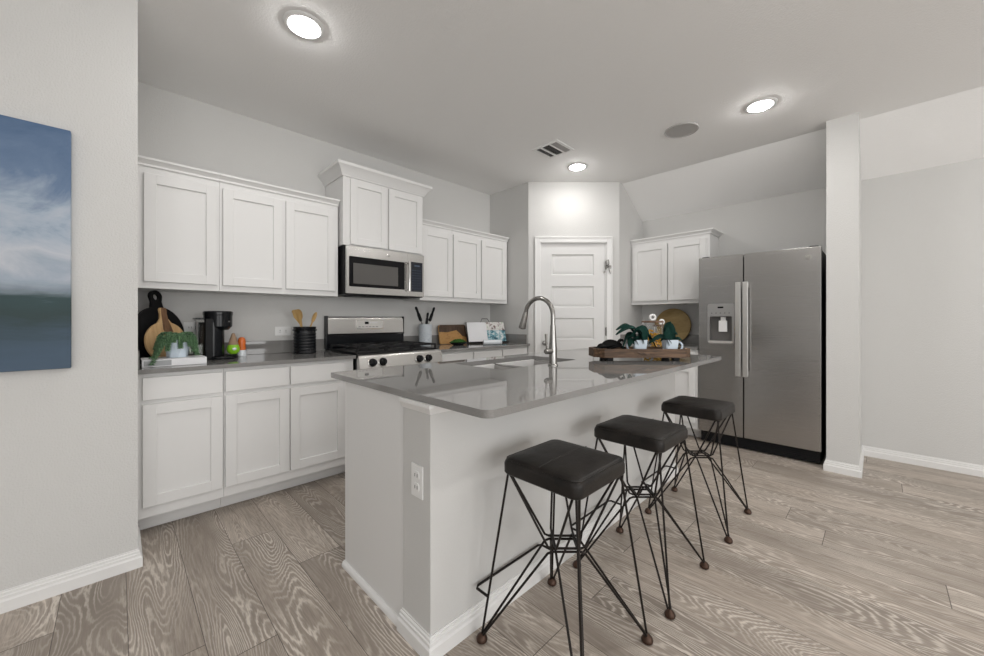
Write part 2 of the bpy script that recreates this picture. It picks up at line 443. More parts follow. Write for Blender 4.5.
for i in range(0, len(zz), 2): mb.box(U0, U1, yf, yf+.035, zz[i], zz[i+1], mtx=PM)
for a, b in pz:
    L = [(0, yf), (.012, yf+.016), (.020, yf+.016), (.046, yf+.003)]
    vs = []; fs = []
    for k, (ins, y) in enumerate(L):
        vs += [(U0+ins, y, a+ins), (U1-ins, y, a+ins), (U1-ins, y, b-ins), (U0+ins, y, b-ins)]
        if k: fs += [(4*k-4+i, 4*k-4+(i+1) % 4, 4*k+(i+1) % 4, 4*k+i) for i in range(4)]
    n0 = 4*(len(L)-1); fs.append((n0, n0+1, n0+2, n0+3))
    mb.faces(vs, fs, mtx=PM)
door = struct(mb, 'door_1', 'door')
for hz in (1.80, 1.05, .25):
    mb = MB().box(.869, .883, -.004, .010, hz-.045, hz+.045, .002, mtx=PM)
    mb.tube([PM @ Vector((.876, -.006, hz-.048)), PM @ Vector((.876, -.006, hz+.048))], .006)
    part(mb, 'hinge', 'nickel', door)
mb = MB(); kx = .185
mb.lathe([(0, 0), (.028, 0), (.028, .006), (.012, .012), (.011, .035), (.022, .042), (.028, .055), (.022, .066), (0, .070)], mtx=PM @ T(kx, yf, .92) @ RX(PI/2))
part(mb, 'door_handle', 'nickel', door)
mb = MB()   # swing-bar latch at the top corner
P = lambda u, y, z: PM @ Vector((u, y, z))
mb.tube([P(.862, .004, 1.72), P(.862, -.012, 1.73), P(.868, -.03, 1.84), P(.895, -.03, 1.86), P(.902, -.03, 1.81), P(.885, -.03, 1.765)], .0045)
mb.tube([P(.872, -.024, 1.80), P(.90, -.024, 1.785), P(.925, -.024, 1.775)], .0045)
mb.tube([P(.890, -.03, 1.81), P(.905, -.03, 1.74), P(.918, -.027, 1.70)], .004)
mb.box(.905, .93, -.026, -.016, 1.76, 1.80, .002, mtx=PM).box(.853, .872, -.01, .012, 1.708, 1.732, .003, mtx=PM)
part(mb, 'latch', 'nickel', door)

# ------------------------------------------------------------------ cabinets (local frame: front faces -y, x to the right)
def shaker(mb, x0, x1, z0, z1, y0, t=.02, rail=.058, rec=.012):
    b = .0015
    mb.box(x0, x0+rail, y0, y0+t, z0, z1, b, 1).box(x1-rail, x1, y0, y0+t, z0, z1, b, 1)
    mb.box(x0+rail-.001, x1-rail+.001, y0, y0+t, z0, z0+rail, b, 1).box(x0+rail-.001, x1-rail+.001, y0, y0+t, z1-rail, z1, b, 1)
    mb.box(x0+rail-.002, x1-rail+.002, y0+rec, y0+t-.001, z0+rail-.002, z1-rail+.002)
CROWN_S = [(0, 0), (.012, 0), (.012, .012), (.022, .024), (.036, .034), (.036, .046), (0, .046)]
CROWN_L = [(0, 0), (.010, 0), (.014, .012), (.020, .016), (.032, .040), (.052, .062), (.060, .066), (.066, .072), (.066, .094), (0, .094)]
def upper_cabinet(label, loc, rz, w, h, d, doors, crown, ends, dz=(.04, .065), group='white wall cabinets'):
    """loc = lower left front corner of the face frame"""
    t = thing('wall_cabinet', label, 'cabinet', loc, rz, group)
    mb = MB(); e = .0005
    mb.box(e, w-e, .0005, d, 0, h, .0015, 1)
    part(mb, 'carcass', 'cabinet', t)
    for x0, x1 in doors:
        mb = MB(); shaker(mb, x0, x1, dz[0], h-dz[1], -.021); part(mb, 'door', 'cabinet', t)
    mb = MB(); z = h - .022
    mb.run(crown, (e, 0), (w-e, 0), (0, -1), ends[0], ends[1], z)
    if ends[0] > 0: mb.run(crown, (0, d), (0, 0), (-1, 0), 0, 1, z)
    if ends[1] > 0: mb.run(crown, (w, 0), (w, d), (1, 0), 1, 0, z)
    part(mb, 'crown_moulding', 'cabinet', t)
    return t
YF = 3.086; UD = YB - YF - .002
upper_cabinet('single-door white wall cabinet against the left wall, above the round black board', (.070, YF, 1.372), 0, .414, .755, UD, [(.040, .398)], CROWN_S, (0, 0))
upper_cabinet('two-door white wall cabinet left of the microwave, above the black utensil crock', (.484, YF, 1.372), 0, .794, .755, UD, [(.016, .376), (.402, .765)], CROWN_S, (0, 0))
upper_cabinet('single-door white wall cabinet directly right of the microwave', (2.064, YF, 1.372), 0, .394, .755, UD, [(.020, .387)], CROWN_S, (0, 0))
upper_cabinet('two-door white wall cabinet in the corner beside the pantry, above the open cookbook', (2.458, YF, 1.372), 0, .830, .755, UD, [(.009, .388), (.406, .790)], CROWN_S, (0, 0))
TY = 3.025
upper_cabinet('tall raised white two-door wall cabinet with large crown above the microwave', (1.294, TY, 1.790), 0, .764, .578, YB-TY-.002, [(.056, .384), (.400, .744)], CROWN_L, (1, 1), (.008, .035))
upper_cabinet('white two-door wall cabinet left of the fridge on the right wall', (4.33, 2.049, 1.358), -PI/2, .840, .735, XR-4.33-.002, [(.028, .420), (.432, .806)], CROWN_S, (0, 1))

def base_cabinet(label, loc, rz, w, d, bays, group='white base cabinets', h=.889):
    """loc = floor point below the left front corner of the face frame; bays = list of (x0, x1)"""
    t = thing('base_cabinet', label, 'cabinet', loc, rz, group)
    mb = MB(); e = .0005
    mb.box(e, w-e, 0, d, .105, h, .0015, 1); mb.box(e+.001, w-e-.001, .118, d-.001, 0, .106)
    part(mb, 'carcass', 'cabinet', t)
    mb = MB().box(e, w-e, .102, .117, 0.012, .1045, .002); part(mb, 'toe_kick', 'cabinet', t)
    for x0, x1 in bays:
        part(MB().box(x0, x1, -.021, -.001, .745, .868, .003), 'drawer', 'cabinet', t)
        mb = MB(); shaker(mb, x0, x1, .168, .722, -.021); part(mb, 'door', 'cabinet', t)
    return t
BY = 2.786; BD = YB - BY - .002
base_cabinet('single-bay white base cabinet against the left wall, below the trailing plant', (.070, BY, 0), 0, .387, BD, [(.024, .380)])
base_cabinet('two-bay white base cabinet left of the gas range, below the black crock', (.457, BY, 0), 0, .813, BD, [(.007, .361), (.371, .745)])
base_cabinet('white base cabinet right of the gas range, below the wooden cutting board', (2.050, BY, 0), 0, .420, BD, [(.03, .405)])
base_cabinet('white base cabinet in the corner beside the pantry, below the cookbook', (2.470, BY, 0), 0, .834, BD, [(.012, .400), (.416, .800)])
base_cabinet('white base cabinet between the pantry and the fridge', (4.05, 2.049, 0), -PI/2, .815, XR-4.05-.002, [(.02, .395), (.41, .79)])

# worktops
def countertop(name, label, x0, x1, y0, y1, splash, radii=0, ze=.025):
    t = thing(name, label, 'countertop', ((x0+x1)/2, (y0+y1)/2, .89), 0, 'grey quartz worktops along the walls')
    mb = MB().prism(rrect(x0, x1, y0, y1, radii), .8905, .915, bev=.002)
    wpart(mb, 'slab', 'quartz', t)
    mb = MB()
    for b in splash: mb.box(*b, .9155, 1.016, .0015, 1)
    wpart(mb, 'backsplash', 'quartz', t)
countertop('countertop', 'grey quartz worktop left of the range, under the coffee maker', .0695, 1.272, 2.745, YB-.002, [(.0695, 1.272, YB-.022, YB-.002), (.0695, .082, 2.77, 3.0)])
countertop('countertop', 'grey quartz worktop right of the range, under the cookbook stand', 2.050, 3.306, 2.745, YB-.002, [(2.050, 3.306, YB-.022, YB-.002), (3.288, 3.306, 2.79, YB-.0225)])
countertop('countertop', 'short grey quartz worktop between pantry and fridge, under the round ochre board', 4.005, XR-.002, 1.234, 2.049, [(XR-.022, XR-.002, 1.234, 2.049), (4.06, XR-.0225, 2.031, 2.049)])

# ------------------------------------------------------------------ island
isl = thing('kitchen_island', 'white kitchen island with panelled end standing on the oak floor', 'kitchen island', (1.9, 1.45, 0))
IX0, IX1, IY0, IYM, IY1 = .780, 3.040, 1.089, 1.268, 1.802
mb = MB().box(IX0+.021, IX1-.031, IYM+.001, IY1-.021, .0, .69).box(IX0, IX0+.02, IYM, IY1, .0, .889, .002, 1).box(IX1-.03, IX1-.01, IYM, IY1, 0, .889, .002, 1)
mb.box(IX0+.0205, IX1-.0305, IY1-.02, IY1-.0005, .0, .889, .001, 1)
wpart(mb, 'cabinet_body', 'cabinet', isl)
for k in range(5):
    w = (IX1-IX0-.06)/5; x0 = IX0+.03+k*w
    mb = MB()
    # doors on the working side (facing the range)
    mb.box(x0+.008, x0+w-.008, IY1, IY1+.019, .17, .72, .002, 1).box(x0+.06, x0+w-.06, IY1+.012, IY1+.0195, .23, .66, .001, 1)
    wpart(mb, 'door', 'cabinet', isl)
    wpart(MB().box(x0+.008, x0+w-.008, IY1, IY1+.019, .745, .868, .003), 'drawer', 'cabinet', isl)
wpart(MB().box(IX0-.007, IX1, IY0, IYM-.0005, 0, .889, .002, 1), 'half_wall', 'island_wall', isl)
mb = MB(); CAP = [(0, 0), (.004, 0), (.008, .008), (.014, .02), (.018, .024), (.018, .036), (0, .036)]
A = (IX0-.007, IYM); B = (IX0-.007, IY0); D = (IX1, IY0); E = (IX1, IYM)
for p0, p1, o, e0, e1 in ((A, B, (-1, 0), 0, 1), (B, D, (0, -1), 1, 1), (D, E, (1, 0), 1, 0)): mb.run(CAP, p0, p1, o, e0, e1, .852)
wpart(mb, 'cap_moulding', 'trim', isl)
mb = MB()
for p0, p1, o, e0, e1 in ((A, B, (-1, 0), 1, 1), (B, D, (0, -1), 1, 1), (D, E, (1, 0), 1, 0)): mb.run(BASE, p0, p1, o, e0, e1)
mb.run([(0, 0), (.016, 0), (.016, .012), (.012, .02), (.005, .026), (0, .026)], (IX0, IY1), (IX0, IYM), (-1, 0), 0, 0)
wpart(mb, 'baseboard', 'trim', isl)

SX0, SX1, SY0, SY1 = 1.455, 2.190, 1.412, 1.815
ict = MB(); ict.plate(rrect(.765, 3.150, .797, 1.944, [.035, .03, .012, .012]), [rrect(SX0, SX1, SY0, SY1, .03)], .8895, .915)
o = ict.build('island_countertop', 'quartz', loc=(1.95, 1.37, .8895)); tag(o, 'large polished grey quartz worktop with rounded corners on the island', 'countertop')
bv = o.modifiers.new('bevel', 'BEVEL'); bv.width = .0015; bv.segments = 1; bv.limit_method = 'ANGLE'

# double sink
sink = thing('sink', 'double-bowl stainless sink set into the island worktop', 'sink', (1.8, 1.62, .70))
mid = SX0 + .335
def bowl(x0, x1, y0, y1, parent, top):
    mb = MB(); t = bmesh.new(); rings = []
    for ins, z, r in ((-.012, top, .03), (0, top, .03), (.004, top-.012, .035), (.010, .75, .05), (.03, .722, .06), (.06, .715, .05)):
        rings.append([t.verts.new((x, y, z)) for x, y in rrect(x0+ins, x1-ins, y0+ins, y1-ins, r)])
    n = len(rings[0])
    for a, b in zip(rings, rings[1:]):
        for k in range(n): t.faces.new((a[k], a[(k+1) % n], b[(k+1) % n], b[k]))
    t.faces.new(rings[-1])
    bmesh.ops.recalc_face_normals(t, faces=t.faces[:]); mb._join(t)
    b = wpart(mb, 'bowl', 'sink', parent)
    sol = b.modifiers.new('solid', 'SOLIDIFY'); sol.thickness = .0015; sol.offset = 1
    cx, cy = (x0+x1)/2, (y0+y1)/2 + .05
    mb = MB().lathe([(0, .002), (.012, .002), (.02, .0), (.035, .004), (.042, .006), (.045, .004)], (cx, cy, .714)); wpart(mb, 'drain', 'chrome', b)
bowl(SX0-.004, mid-.008, SY0-.004, SY1+.004, sink, .888); bowl(mid+.008, SX1+.004, SY0-.004, SY1+.004, sink, .888)

# faucet
FX, FY, FZ = 1.814, 1.334, .915
fa = thing('faucet', 'tall brushed nickel pull-down faucet behind the island sink', 'faucet', (FX, FY, FZ))
part(MB().lathe([(0, 0), (.030, 0), (.030, .006), (.026, .010), (.0245, .012), (.0235, .10), (.021, .13), (.017, .20), (.0155, .235), (0, .235)]), 'body', 'nickel', fa)
pts = [(0, 0, .23), (0, 0, .28)]
R_ = .105
for k in range(0, 15):
    a = PI*(k/14)*.94; pts.append((0, R_ - R_*math.cos(a), .292 + R_*math.sin(a)))
part(MB().tube(pts, .0135, 12), 'spout', 'nickel', fa)
e = Vector(pts[-1]); dr = (Vector(pts[-1]) - Vector(pts[-2])).normalized()
hd = MB().tube([e - dr*.004, e + dr*.012, e + dr*.014, e + dr*.06, e + dr*.098, e + dr*.104], [.0145, .0155, .0165, .020, .0235, .021], 16)
sh = part(hd, 'spray_head', 'nickel', fa)
part(MB().box(-.007, .007, e.y+.012, e.y+.025, e.z-.062, e.z-.035, .003), 'button', 'black', sh)
mb = MB().tube([(-.015, 0, .085), (-.062, 0, .085), (-.070, 0, .085)], [.017, .017, .013], 16)
hh = part(mb, 'handle', 'nickel', fa)
part(MB().tube([(-.058, 0, .095), (-.062, 0, .12), (-.066, 0, .185)], [.006, .0055, .008], 10), 'lever', 'nickel', hh)

# ------------------------------------------------------------------ range
RX0, RX1 = 1.280, 2.042
rg = thing('gas_range', 'stainless gas range with black grates between the base cabinets', 'stove', ((RX0+RX1)/2, 3.0, 0))
wpart(MB().box(RX0, RX1, 2.745, 3.37, .02, .925, .003), 'body', 'black', rg)
wpart(MB().box(RX0+.004, RX1-.004, 2.76, 3.30, .925, .934, .004), 'cooktop', 'castiron', rg)
# slanted control panel
prof = [(2.752, .80), (2.700, .805), (2.694, .815), (2.712, .895), (2.722, .912), (2.745, .922), (2.752, .922)]
vs = [(x, y, z) for x in (RX0, RX1) for y, z in prof]; n = len(prof)
wpart(MB().faces(vs, [tuple(range(n))[::-1], tuple(range(n, 2*n))] + [(i, (i+1) % n, n+(i+1) % n, n+i) for i in range(n)]), 'control_panel', 'steel_x', rg)
for kx in (RX0+.103, RX0+.188, RX0+.523, RX0+.613):
    m4 = T(kx, 2.7025, .855) @ RX(PI/2 - .22)
    mb = MB().lathe([(0, 0), (.031, 0), (.031, .004), (.026, .010), (.024, .030), (.020, .034), (0, .034)], mtx=m4, n=24)
    mb.box(-.005, .005, -.024, .024, .030, .042, .002, mtx=m4)
    kb = wpart(mb, 'knob', 'black', rg)
    wpart(MB().lathe([(.032, -.001), (.037, -.001), (.037, .003), (.032, .005)], mtx=m4, n=24), 'bezel', 'chrome', kb)
wpart(MB().box(RX0+.004, RX1-.004, 2.712, 2.744, .22, .785, .006), 'oven_door', 'steel_x', rg)
wpart(MB().box(RX0+.12, RX1-.12, 2.709, 2.713, .36, .62, .001), 'oven_window', 'display', rg)
mb = MB().tube([(RX0+.05, 2.66, .74), (RX1-.05, 2.66, .74)], .013, 12)
for x in (RX0+.08, RX1-.08): mb.tube([(x, 2.713, .74), (x, 2.66, .74)], .009)
wpart(mb, 'oven_handle', 'handle', rg)
wpart(MB().box(RX0+.004, RX1-.004, 2.714, 2.744, .06, .205, .005), 'drawer', 'steel_x', rg)
# backguard
prof = [(3.335, 1.045), (3.325, 1.06), (3.330, 1.185), (3.340, 1.208), (3.360, 1.214), (3.385, 1.214), (3.385, 1.045)]
vs = [(x, y, z) for x in (RX0+.012, RX1-.012) for y, z in prof]; n = len(prof)
bg = wpart(MB().faces(vs, [tuple(range(n))[::-1], tuple(range(n, 2*n))] + [(i, (i+1) % n, n+(i+1) % n, n+i) for i in range(n)]), 'backguard', 'steel_x', rg)
wpart(MB().box(RX0, RX1, 3.335, 3.386, .926, 1.046, .003), 'riser', 'black', rg)
for x in (RX0, RX1-.0115): wpart(MB().box(x, x+.0115, 3.325, 3.3865, 1.0465, 1.216, .003), 'end_cap', 'black', rg)
wpart(MB().prism(rrect(1.545, 1.815, 1.095, 1.183, .016), 0, .004, mtx=T(0, 3.3295, 0) @ RX(PI/2)), 'display_frame', 'chrome', bg)
wpart(MB().prism(rrect(1.555, 1.805, 1.104, 1.174, .012), 0, .0025, mtx=T(0, 3.3265, 0) @ RX(PI/2)), 'display_panel', 'handle', bg)
wpart(MB().box(1.625, 1.662, 3.322, 3.324, 1.142, 1.165), 'clock', 'display', bg)
for k in range(4): wpart(MB().box(1.675+k*.02, 1.688+k*.02, 3.322, 3.324, 1.15, 1.16), 'button', 'paper', bg)
for k in range(6): wpart(MB().box(1.565+k*.034, 1.585+k*.034, 3.322, 3.324, 1.116, 1.120), 'button', 'display', bg)
# grates and burners
for gx0, gx1 in ((RX0+.012, RX0+.258), (RX0+.262, RX1-.262), (RX1-.258, RX1-.012)):
    mb = MB(); z0, z1 = .960, .974; y0, y1 = 2.775, 3.285; b = .006
    for x in (gx0, gx1-.012): mb.box(x, x+.012, y0, y1, z0, z1, .002, 1)
    for y in (y0, (y0+y1)/2-.006, y1-.012): mb.box(gx0, gx1, y, y+.012, z0, z1, .002, 1)
    for yc in (y0+.13, y1-.13):
        mb.box(gx0, gx0+.085, yc-b, yc+b, z0, z1, .002, 1).box(gx1-.085, gx1, yc-b, yc+b, z0, z1, .002, 1)
        xc = (gx0+gx1)/2
        mb.box(xc-b, xc+b, yc-.12, yc-.045, z0, z1, .002, 1).box(xc-b, xc+b, yc+.045, yc+.12, z0, z1, .002, 1)
    for x in (gx0, gx1-.012):
        for y in (y0, y1-.012): mb.box(x, x+.012, y, y+.012, .934, z0)
    wpart(mb, 'grate', 'castiron', rg)
for bx, by, br in ((1.415, 2.905, .045), (1.415, 3.155, .038), (1.661, 3.03, .05), (1.907, 2.905, .038), (1.907, 3.155, .05)):
    wpart(MB().lathe([(0, .022), (br*.8, .022), (br*.85, .016), (br, .012), (br*1.05, 0), (0, 0)], (bx, by, .9342), n=24), 'burner', 'castiron', rg)

# microwave
mw = thing('microwave', 'stainless over-the-range microwave under the tall cabinet', 'microwave', (1.67, 3.18, 1.385))
MX0, MX1, MY, MZ0, MZ1 = 1.298, 2.050, 2.985, 1.386, 1.786
wpart(MB().box(MX0, MX1, MY+.03, YB-.002, MZ0+.004, MZ1, .003), 'body', 'black_matte', mw)
dz0, dz1 = MZ0+.01, MZ1-.004; dx1 = 1.868
mb = MB(); mb.plate(rrect(MX0+.006, dx1, dz0, dz1, .006), [rrect(1.325, 1.838, 1.452, 1.698, .008)], 0, .028, mtx=T(0, MY+.028, 0) @ RX(PI/2))
mdoor = wpart(mb, 'door', 'steel_x', mw)
wpart(MB().box(1.320, 1.842, MY+.003, MY+.012, 1.447, 1.703), 'window_frame', 'display', mdoor)
wpart(MB().box(1.362, 1.772, MY+.0015, MY+.004, 1.478, 1.645, .001, 1), 'window', mat('microwave_screen', (.10, .095, .09), .12), mdoor)
mb = MB(); mb.box(dx1+.002, MX1-.004, MY+.001, MY+.028, dz0, dz1, .003); wpart(mb, 'control_panel', 'steel_x', mw)
cp = wpart(MB().box(1.905, 2.028, MY-.001, MY+.006, 1.440, 1.712, .002), 'keypad', mat('keypad_glass', (.006, .010, .022), .08), mw)
kmat = mat('keypad_print', (.05, .075, .11), .5)
wpart(MB().box(1.94, 1.995, MY-.002, MY-.0008, 1.672, 1.684), 'clock', kmat, cp)
for r in range(8):
    for c in range(4): wpart(MB().box(1.918+c*.026, 1.929+c*.026, MY-.002, MY-.0008, 1.470+r*.023, 1.476+r*.023), 'key', kmat, cp)
mb = MB().tube([(1.868, MY-.032, dz0+.045), (1.868, MY-.036, (dz0+dz1)/2), (1.868, MY-.032, dz1-.075)], .011, 12)
for z in (dz0+.06, dz1-.09): mb.tube([(1.868, MY+.004, z), (1.868, MY-.03, z)], .008)
wpart(mb, 'handle', 'chrome', mw)
def badge(mb, m4, r):
    mb.lathe([(0, 0), (r, 0), (r, .0015), (r*.86, .0022), (0, .0022)], mtx=m4, n=24)
    mb.tube([m4 @ Vector((r*.62*math.cos(a)*(1-.25*math.sin(3*a)), r*.62*math.sin(a), .0026)) for a in [2*PI*k/24 for k in range(24)]], r*.07, 6, closed=True)
    mb.tube([m4 @ Vector((x*r, y*r, .0026)) for x, y in ((-.4, .25), (-.15, .4), (-.1, 0), (-.35, -.2), (0, -.3), (.15, .1), (.4, .3), (.3, -.3))], r*.06, 6)
mb = MB(); badge(mb, T(1.675, MY, 1.742) @ RX(PI/2), .016); wpart(mb, 'badge', 'chrome', mdoor)
mb = MB()
for k in range(2): mb.box(1.40+k*.3, 1.62+k*.3, 3.06, 3.26, MZ0-.004, MZ0+.004, .001, 1)
mb.box(1.48, 1.86, MY+.06, MY+.14, MZ0-.008, MZ0+.004, .002); wpart(mb, 'vent_filter', 'castiron', mw)

# ------------------------------------------------------------------ fridge (front faces -x)
FXF = 4.028
fr = thing('refrigerator', 'stainless side-by-side refrigerator with water dispenser beside the stub wall', 'refrigerator', (4.33, .77, 0))
FY0, FY1, FSM = .318, 1.222, .852
wpart(MB().box(4.095, XR-.02, FY0+.006, FY1-.006, .02, 1.762, .004), 'cabinet', 'black_matte', fr)
def fdoor(y0, y1, hole=None):
    mb = MB()
    m4 = Matrix(((0, 0, 1, FXF), (1, 0, 0, 0), (0, 1, 0, 0), (0, 0, 0, 1)))
    if hole: mb.plate(rrect(y0, y1, .115, 1.778, .006), [rrect(*hole, .012)], 0, .062, mtx=m4)
    else: mb.prism(rrect(y0, y1, .115, 1.778, .006), 0, .062, mtx=m4, bev=.005)
    return wpart(mb, 'door', 'steel_y', fr)
H4 = (.930, 1.138, .962, 1.325)
dl = fdoor(FSM+.004, FY1, H4); dr_ = fdoor(FY0, FSM-.004)
# dispenser
mb = MB(); m4 = Matrix(((0, 0, 1, FXF-.006), (1, 0, 0, 0), (0, 1, 0, 0), (0, 0, 0, 1)))
mb.plate(rrect(.924, 1.144, .955, 1.333, .02), [rrect(.942, 1.126, .985, 1.215, .008)], 0, .010, mtx=m4)
wpart(mb, 'dispenser_frame', mat('dispenser_grey', (.44, .435, .43), .3, .7), dl)
dm = mat('dispenser_cavity', (.13, .125, .12), .45)
mb = MB().box(4.078, 4.085, .935, 1.133, .965, 1.32).box(4.030, 4.08, .935, .942, .975, 1.22).box(4.030, 4.08, 1.126, 1.133, .975, 1.22).box(4.030, 4.08, .935, 1.133, 1.21, 1.22)
wpart(mb, 'dispenser_cavity', dm, dl)
mb = MB().box(4.012, 4.08, .936, 1.132, .972, .984, .003); mb.tube([(4.014, .935, .975), (4.006, .95, .97), (4.006, 1.118, .97), (4.014, 1.133, .975)], .006); wpart(mb, 'drip_tray', 'handle', dl)
mb = MB().box(4.040, 4.055, .985, 1.055, 1.07, 1.175, .004).box(4.045, 4.075, 1.0, 1.04, 1.17, 1.215, .004); wpart(mb, 'dispenser_paddle', 'plastic_white', dl)
wpart(MB().box(4.0205, 4.0225, 1.010, 1.058, 1.290, 1.306), 'dispenser_display', 'display', dl)
for k in range(5): wpart(MB().box(4.0205, 4.0225, .958+k*.036, .968+k*.036, 1.243, 1.248), 'button', 'display', dl)
for y, p in ((.885, dl), (.828, dr_)):
    mb = MB().box(3.972, 3.990, y-.0205, y+.0205, .672, 1.522, .004)
    for z in (.70, 1.494): mb.box(3.988, 4.03, y-.012, y+.012, z-.02, z+.02, .003)
    wpart(mb, 'handle', 'handle', p)
mb = MB(); badge(mb, Matrix(((0, 0, -1, FXF), (-1, 0, 0, .400), (0, 1, 0, 1.695), (0, 0, 0, 1))), .021); wpart(mb, 'badge', 'chrome', dr_)
mb = MB().box(4.060, 4.10, FY0+.01, FY1-.01, .012, .108, .004)
for k in range(5): mb.box(4.056, 4.062, FY0+.03, FY1-.03, .025+k*.016, .032+k*.016)
wpart(mb, 'grille', 'black', fr)
for y in (FY0+.05, FY1-.05):
    wpart(MB().lathe([(0, 0), (.018, 0), (.02, .012), (0, .02)], (4.12, y, 0)), 'foot', 'black', fr)
    wpart(MB().box(4.06, 4.16, y-.03, y+.03, 1.7625, 1.79, .004), 'hinge_cover', 'black_matte', fr)

# ------------------------------------------------------------------ bar stools
def make_stool(label, loc):
    t = thing('bar_stool', label, 'stool', loc, 0, 'leather bar stools at the island')
    S = .165; FT = .214; ZS = .624; ZH = .365; r = .0044
    # seat: cushion slab with soft crown
    tb = bmesh.new(); n = 14; rows = []
    mb = MB()
    rings = []
    outline = rrect(-S, S, -S, S, .032, 5)
    for ins, z in ((.030, 0.6210), (.004, 0.6210), (0, 0.6270), (0, 0.6570), (.0035, 0.6680), (.010, 0.6760), (.020, 0.6810), (.05, 0.6845), (.10, 0.6860)):
        k = 1 - ins/S
        rings.append([tb.verts.new((x*k, y*k, z)) for x, y in outline])
    m = len(outline)
    for a, b in zip(rings, rings[1:]):
        for i in range(m): tb.faces.new((a[i], a[(i+1) % m], b[(i+1) % m], b[i]))
    tb.faces.new(rings[0][::-1]); tb.faces.new(rings[-1])
    bmesh.ops.recalc_face_normals(tb, faces=tb.faces[:]); mb._join(tb)
    seat = part(mb, 'seat', 'leather', t, 'black leather cushion', sharp=60)
    mb = MB()      # stitched seams across and around the top
    mb.tube([(-S+.012, -.002, 0.6805), (-S*.6, -.002, 0.6848), (0, 0, 0.6855), (S*.6, .002, 0.6848), (S-.012, .002, 0.6805)], .0016, 6)
    mb.tube([(x*.955, y*.955, 0.6745) for x, y in outline], .0022, 6, closed=True)
    part(mb, 'seam', 'leather', seat)
    for sx in (-1, 1):
        for sy in (-1, 1):
            part(MB().tube([(sx*.145, sy*.145, ZS), (sx*FT, sy*FT, .022)], r, 8), 'leg', 'iron', t)
            part(MB().lathe([(0, .0), (.013, .0), (.020, .006), (.021, .014), (.016, .024), (.007, .032), (0, .033)], (sx*FT, sy*FT, 0), n=16), 'foot', 'copper', t)
    q2 = math.sqrt(.5)
    for ax, ay in ((1, 1), (1, -1)):                         # wires along the two diagonals
        for s in (-1, 1):
            ox, oy = -ay*q2*.040*s, ax*q2*.040*s; k = .040
            e = .20
            def P(f, z, w): return (ax*f + ox*w, ay*f + oy*w, z)
            dzz = .004 if ay > 0 else -.004
            part(MB().tube([P(-.143, ZS, .25), P(-.047, ZH+.012+dzz, 1), P(-.036, ZH+.006+dzz, 1), P(.036, ZH+.006+dzz, 1), P(.047, ZH+.012+dzz, 1), P(.143, ZS, .25)], r, 8), 'upper_strut', 'iron', t)
            part(MB().tube([P(-FT, .022, .12), P(-.047, ZH-.012+dzz, 1), P(-.036, ZH-.006+dzz, 1), P(.036, ZH-.006+dzz, 1), P(.047, ZH-.012+dzz, 1), P(FT, .022, .12)], r, 8), 'lower_strut', 'iron', t)
    g = lambda z: .145 + (FT-.145)*(ZS-z)/(ZS-.022)
    zf = .165; a = g(zf)
    part(MB().tube([(-a, a, zf), (-a, .258, zf), (-a+.014, .268, zf), (a-.014, .268, zf), (a, .258, zf), (a, a, zf)], r+.0006, 8), 'footrest', 'iron', t)
    # sub-frame under the seat
    part(MB().tube([(-.145, -.145, ZS-.004), (.145, -.145, ZS-.004), (.145, .145, ZS-.004), (-.145, .145, ZS-.004)], r, 6, closed=True), 'seat_frame', 'iron', t)
    return t
st1 = make_stool('nearest black leather bar stool with wire legs, at the near end of the island', (1.166, .806, 0))
for lab, loc in (('middle black leather bar stool with wire legs, between the other two stools', (1.775, .793, 0)),
                 ('farthest black leather bar stool with wire legs, nearest the refrigerator', (2.522, .770, 0))):
    c = copy_tree(st1); c.location = loc; c['label'] = lab

# ------------------------------------------------------------------ ceiling fixtures
def can(x, y, lab):
    t = thing('recessed_light', lab, 'ceiling light', (x, y, ZC), 0, 'recessed ceiling lights')
    part(MB().lathe([(.072, -.004), (.078, -.010), (.090, -.009), (.100, -.004), (.102, -.0005), (.072, -.0005)], closed=True, n=40), 'trim_ring', 'plastic_white', t)
    part(MB().lathe([(0, -.030), (.030, -.0275), (.055, -.019), (.070, -.009), (.074, -.003), (0, -.003)], n=40), 'diffuser', 'lamp', t)
can(.704, 2.132, 'lit recessed light in the ceiling above the left wall cabinets')
can(3.323, .598, 'lit recessed light in the ceiling nearest the white stub wall')
can(3.327, 2.144, 'lit recessed light in the ceiling right in front of the pantry door')
can(.704, .598, 'lit recessed light in the ceiling almost above the camera')
can(2.013, .15, 'added recessed light in the ceiling above the stools, beyond the top of the picture')  # added out of view to brighten the wall under the cabinets
can(2.013, -.95, 'added recessed light in the ceiling between the two behind the camera')  # also added unseen, for the same under-cabinet wall
can(.704, -.95, 'added recessed light in the ceiling directly behind the camera')  # unseen row behind the camera, added for more light on the back wall
can(3.323, -.95, 'added recessed light in the ceiling beyond the right edge of the picture')  # second light of the added unseen row
o = MB().lathe([(0, -.006), (.116, -.006), (.120, -.010), (.126, -.008), (.128, -.0005), (0, -.0005)], (3.298, 1.131, ZC), n=40).build('ceiling_speaker', 'grille', loc=(3.298, 1.131, ZC))
tag(o, 'round flush grey speaker grille in the ceiling', 'speaker')
vt = thing('ceiling_vent', 'square white air vent with dark louvres in the ceiling', 'vent', (2.832, 2.078, ZC))
mb = MB(); mb.plate(rrect(-.137, .137, -.137, .137, .004), [rrect(-.112, .112, a, b, .002) for a, b in ((-.112, -.052), (-.034, .046), (.064, .112))], -.010, -.0005)
part(mb, 'frame', 'plastic_white', vt)
part(MB().box(-.113, .113, -.113, .113, -.002, -.0006), 'duct', 'dark', vt)
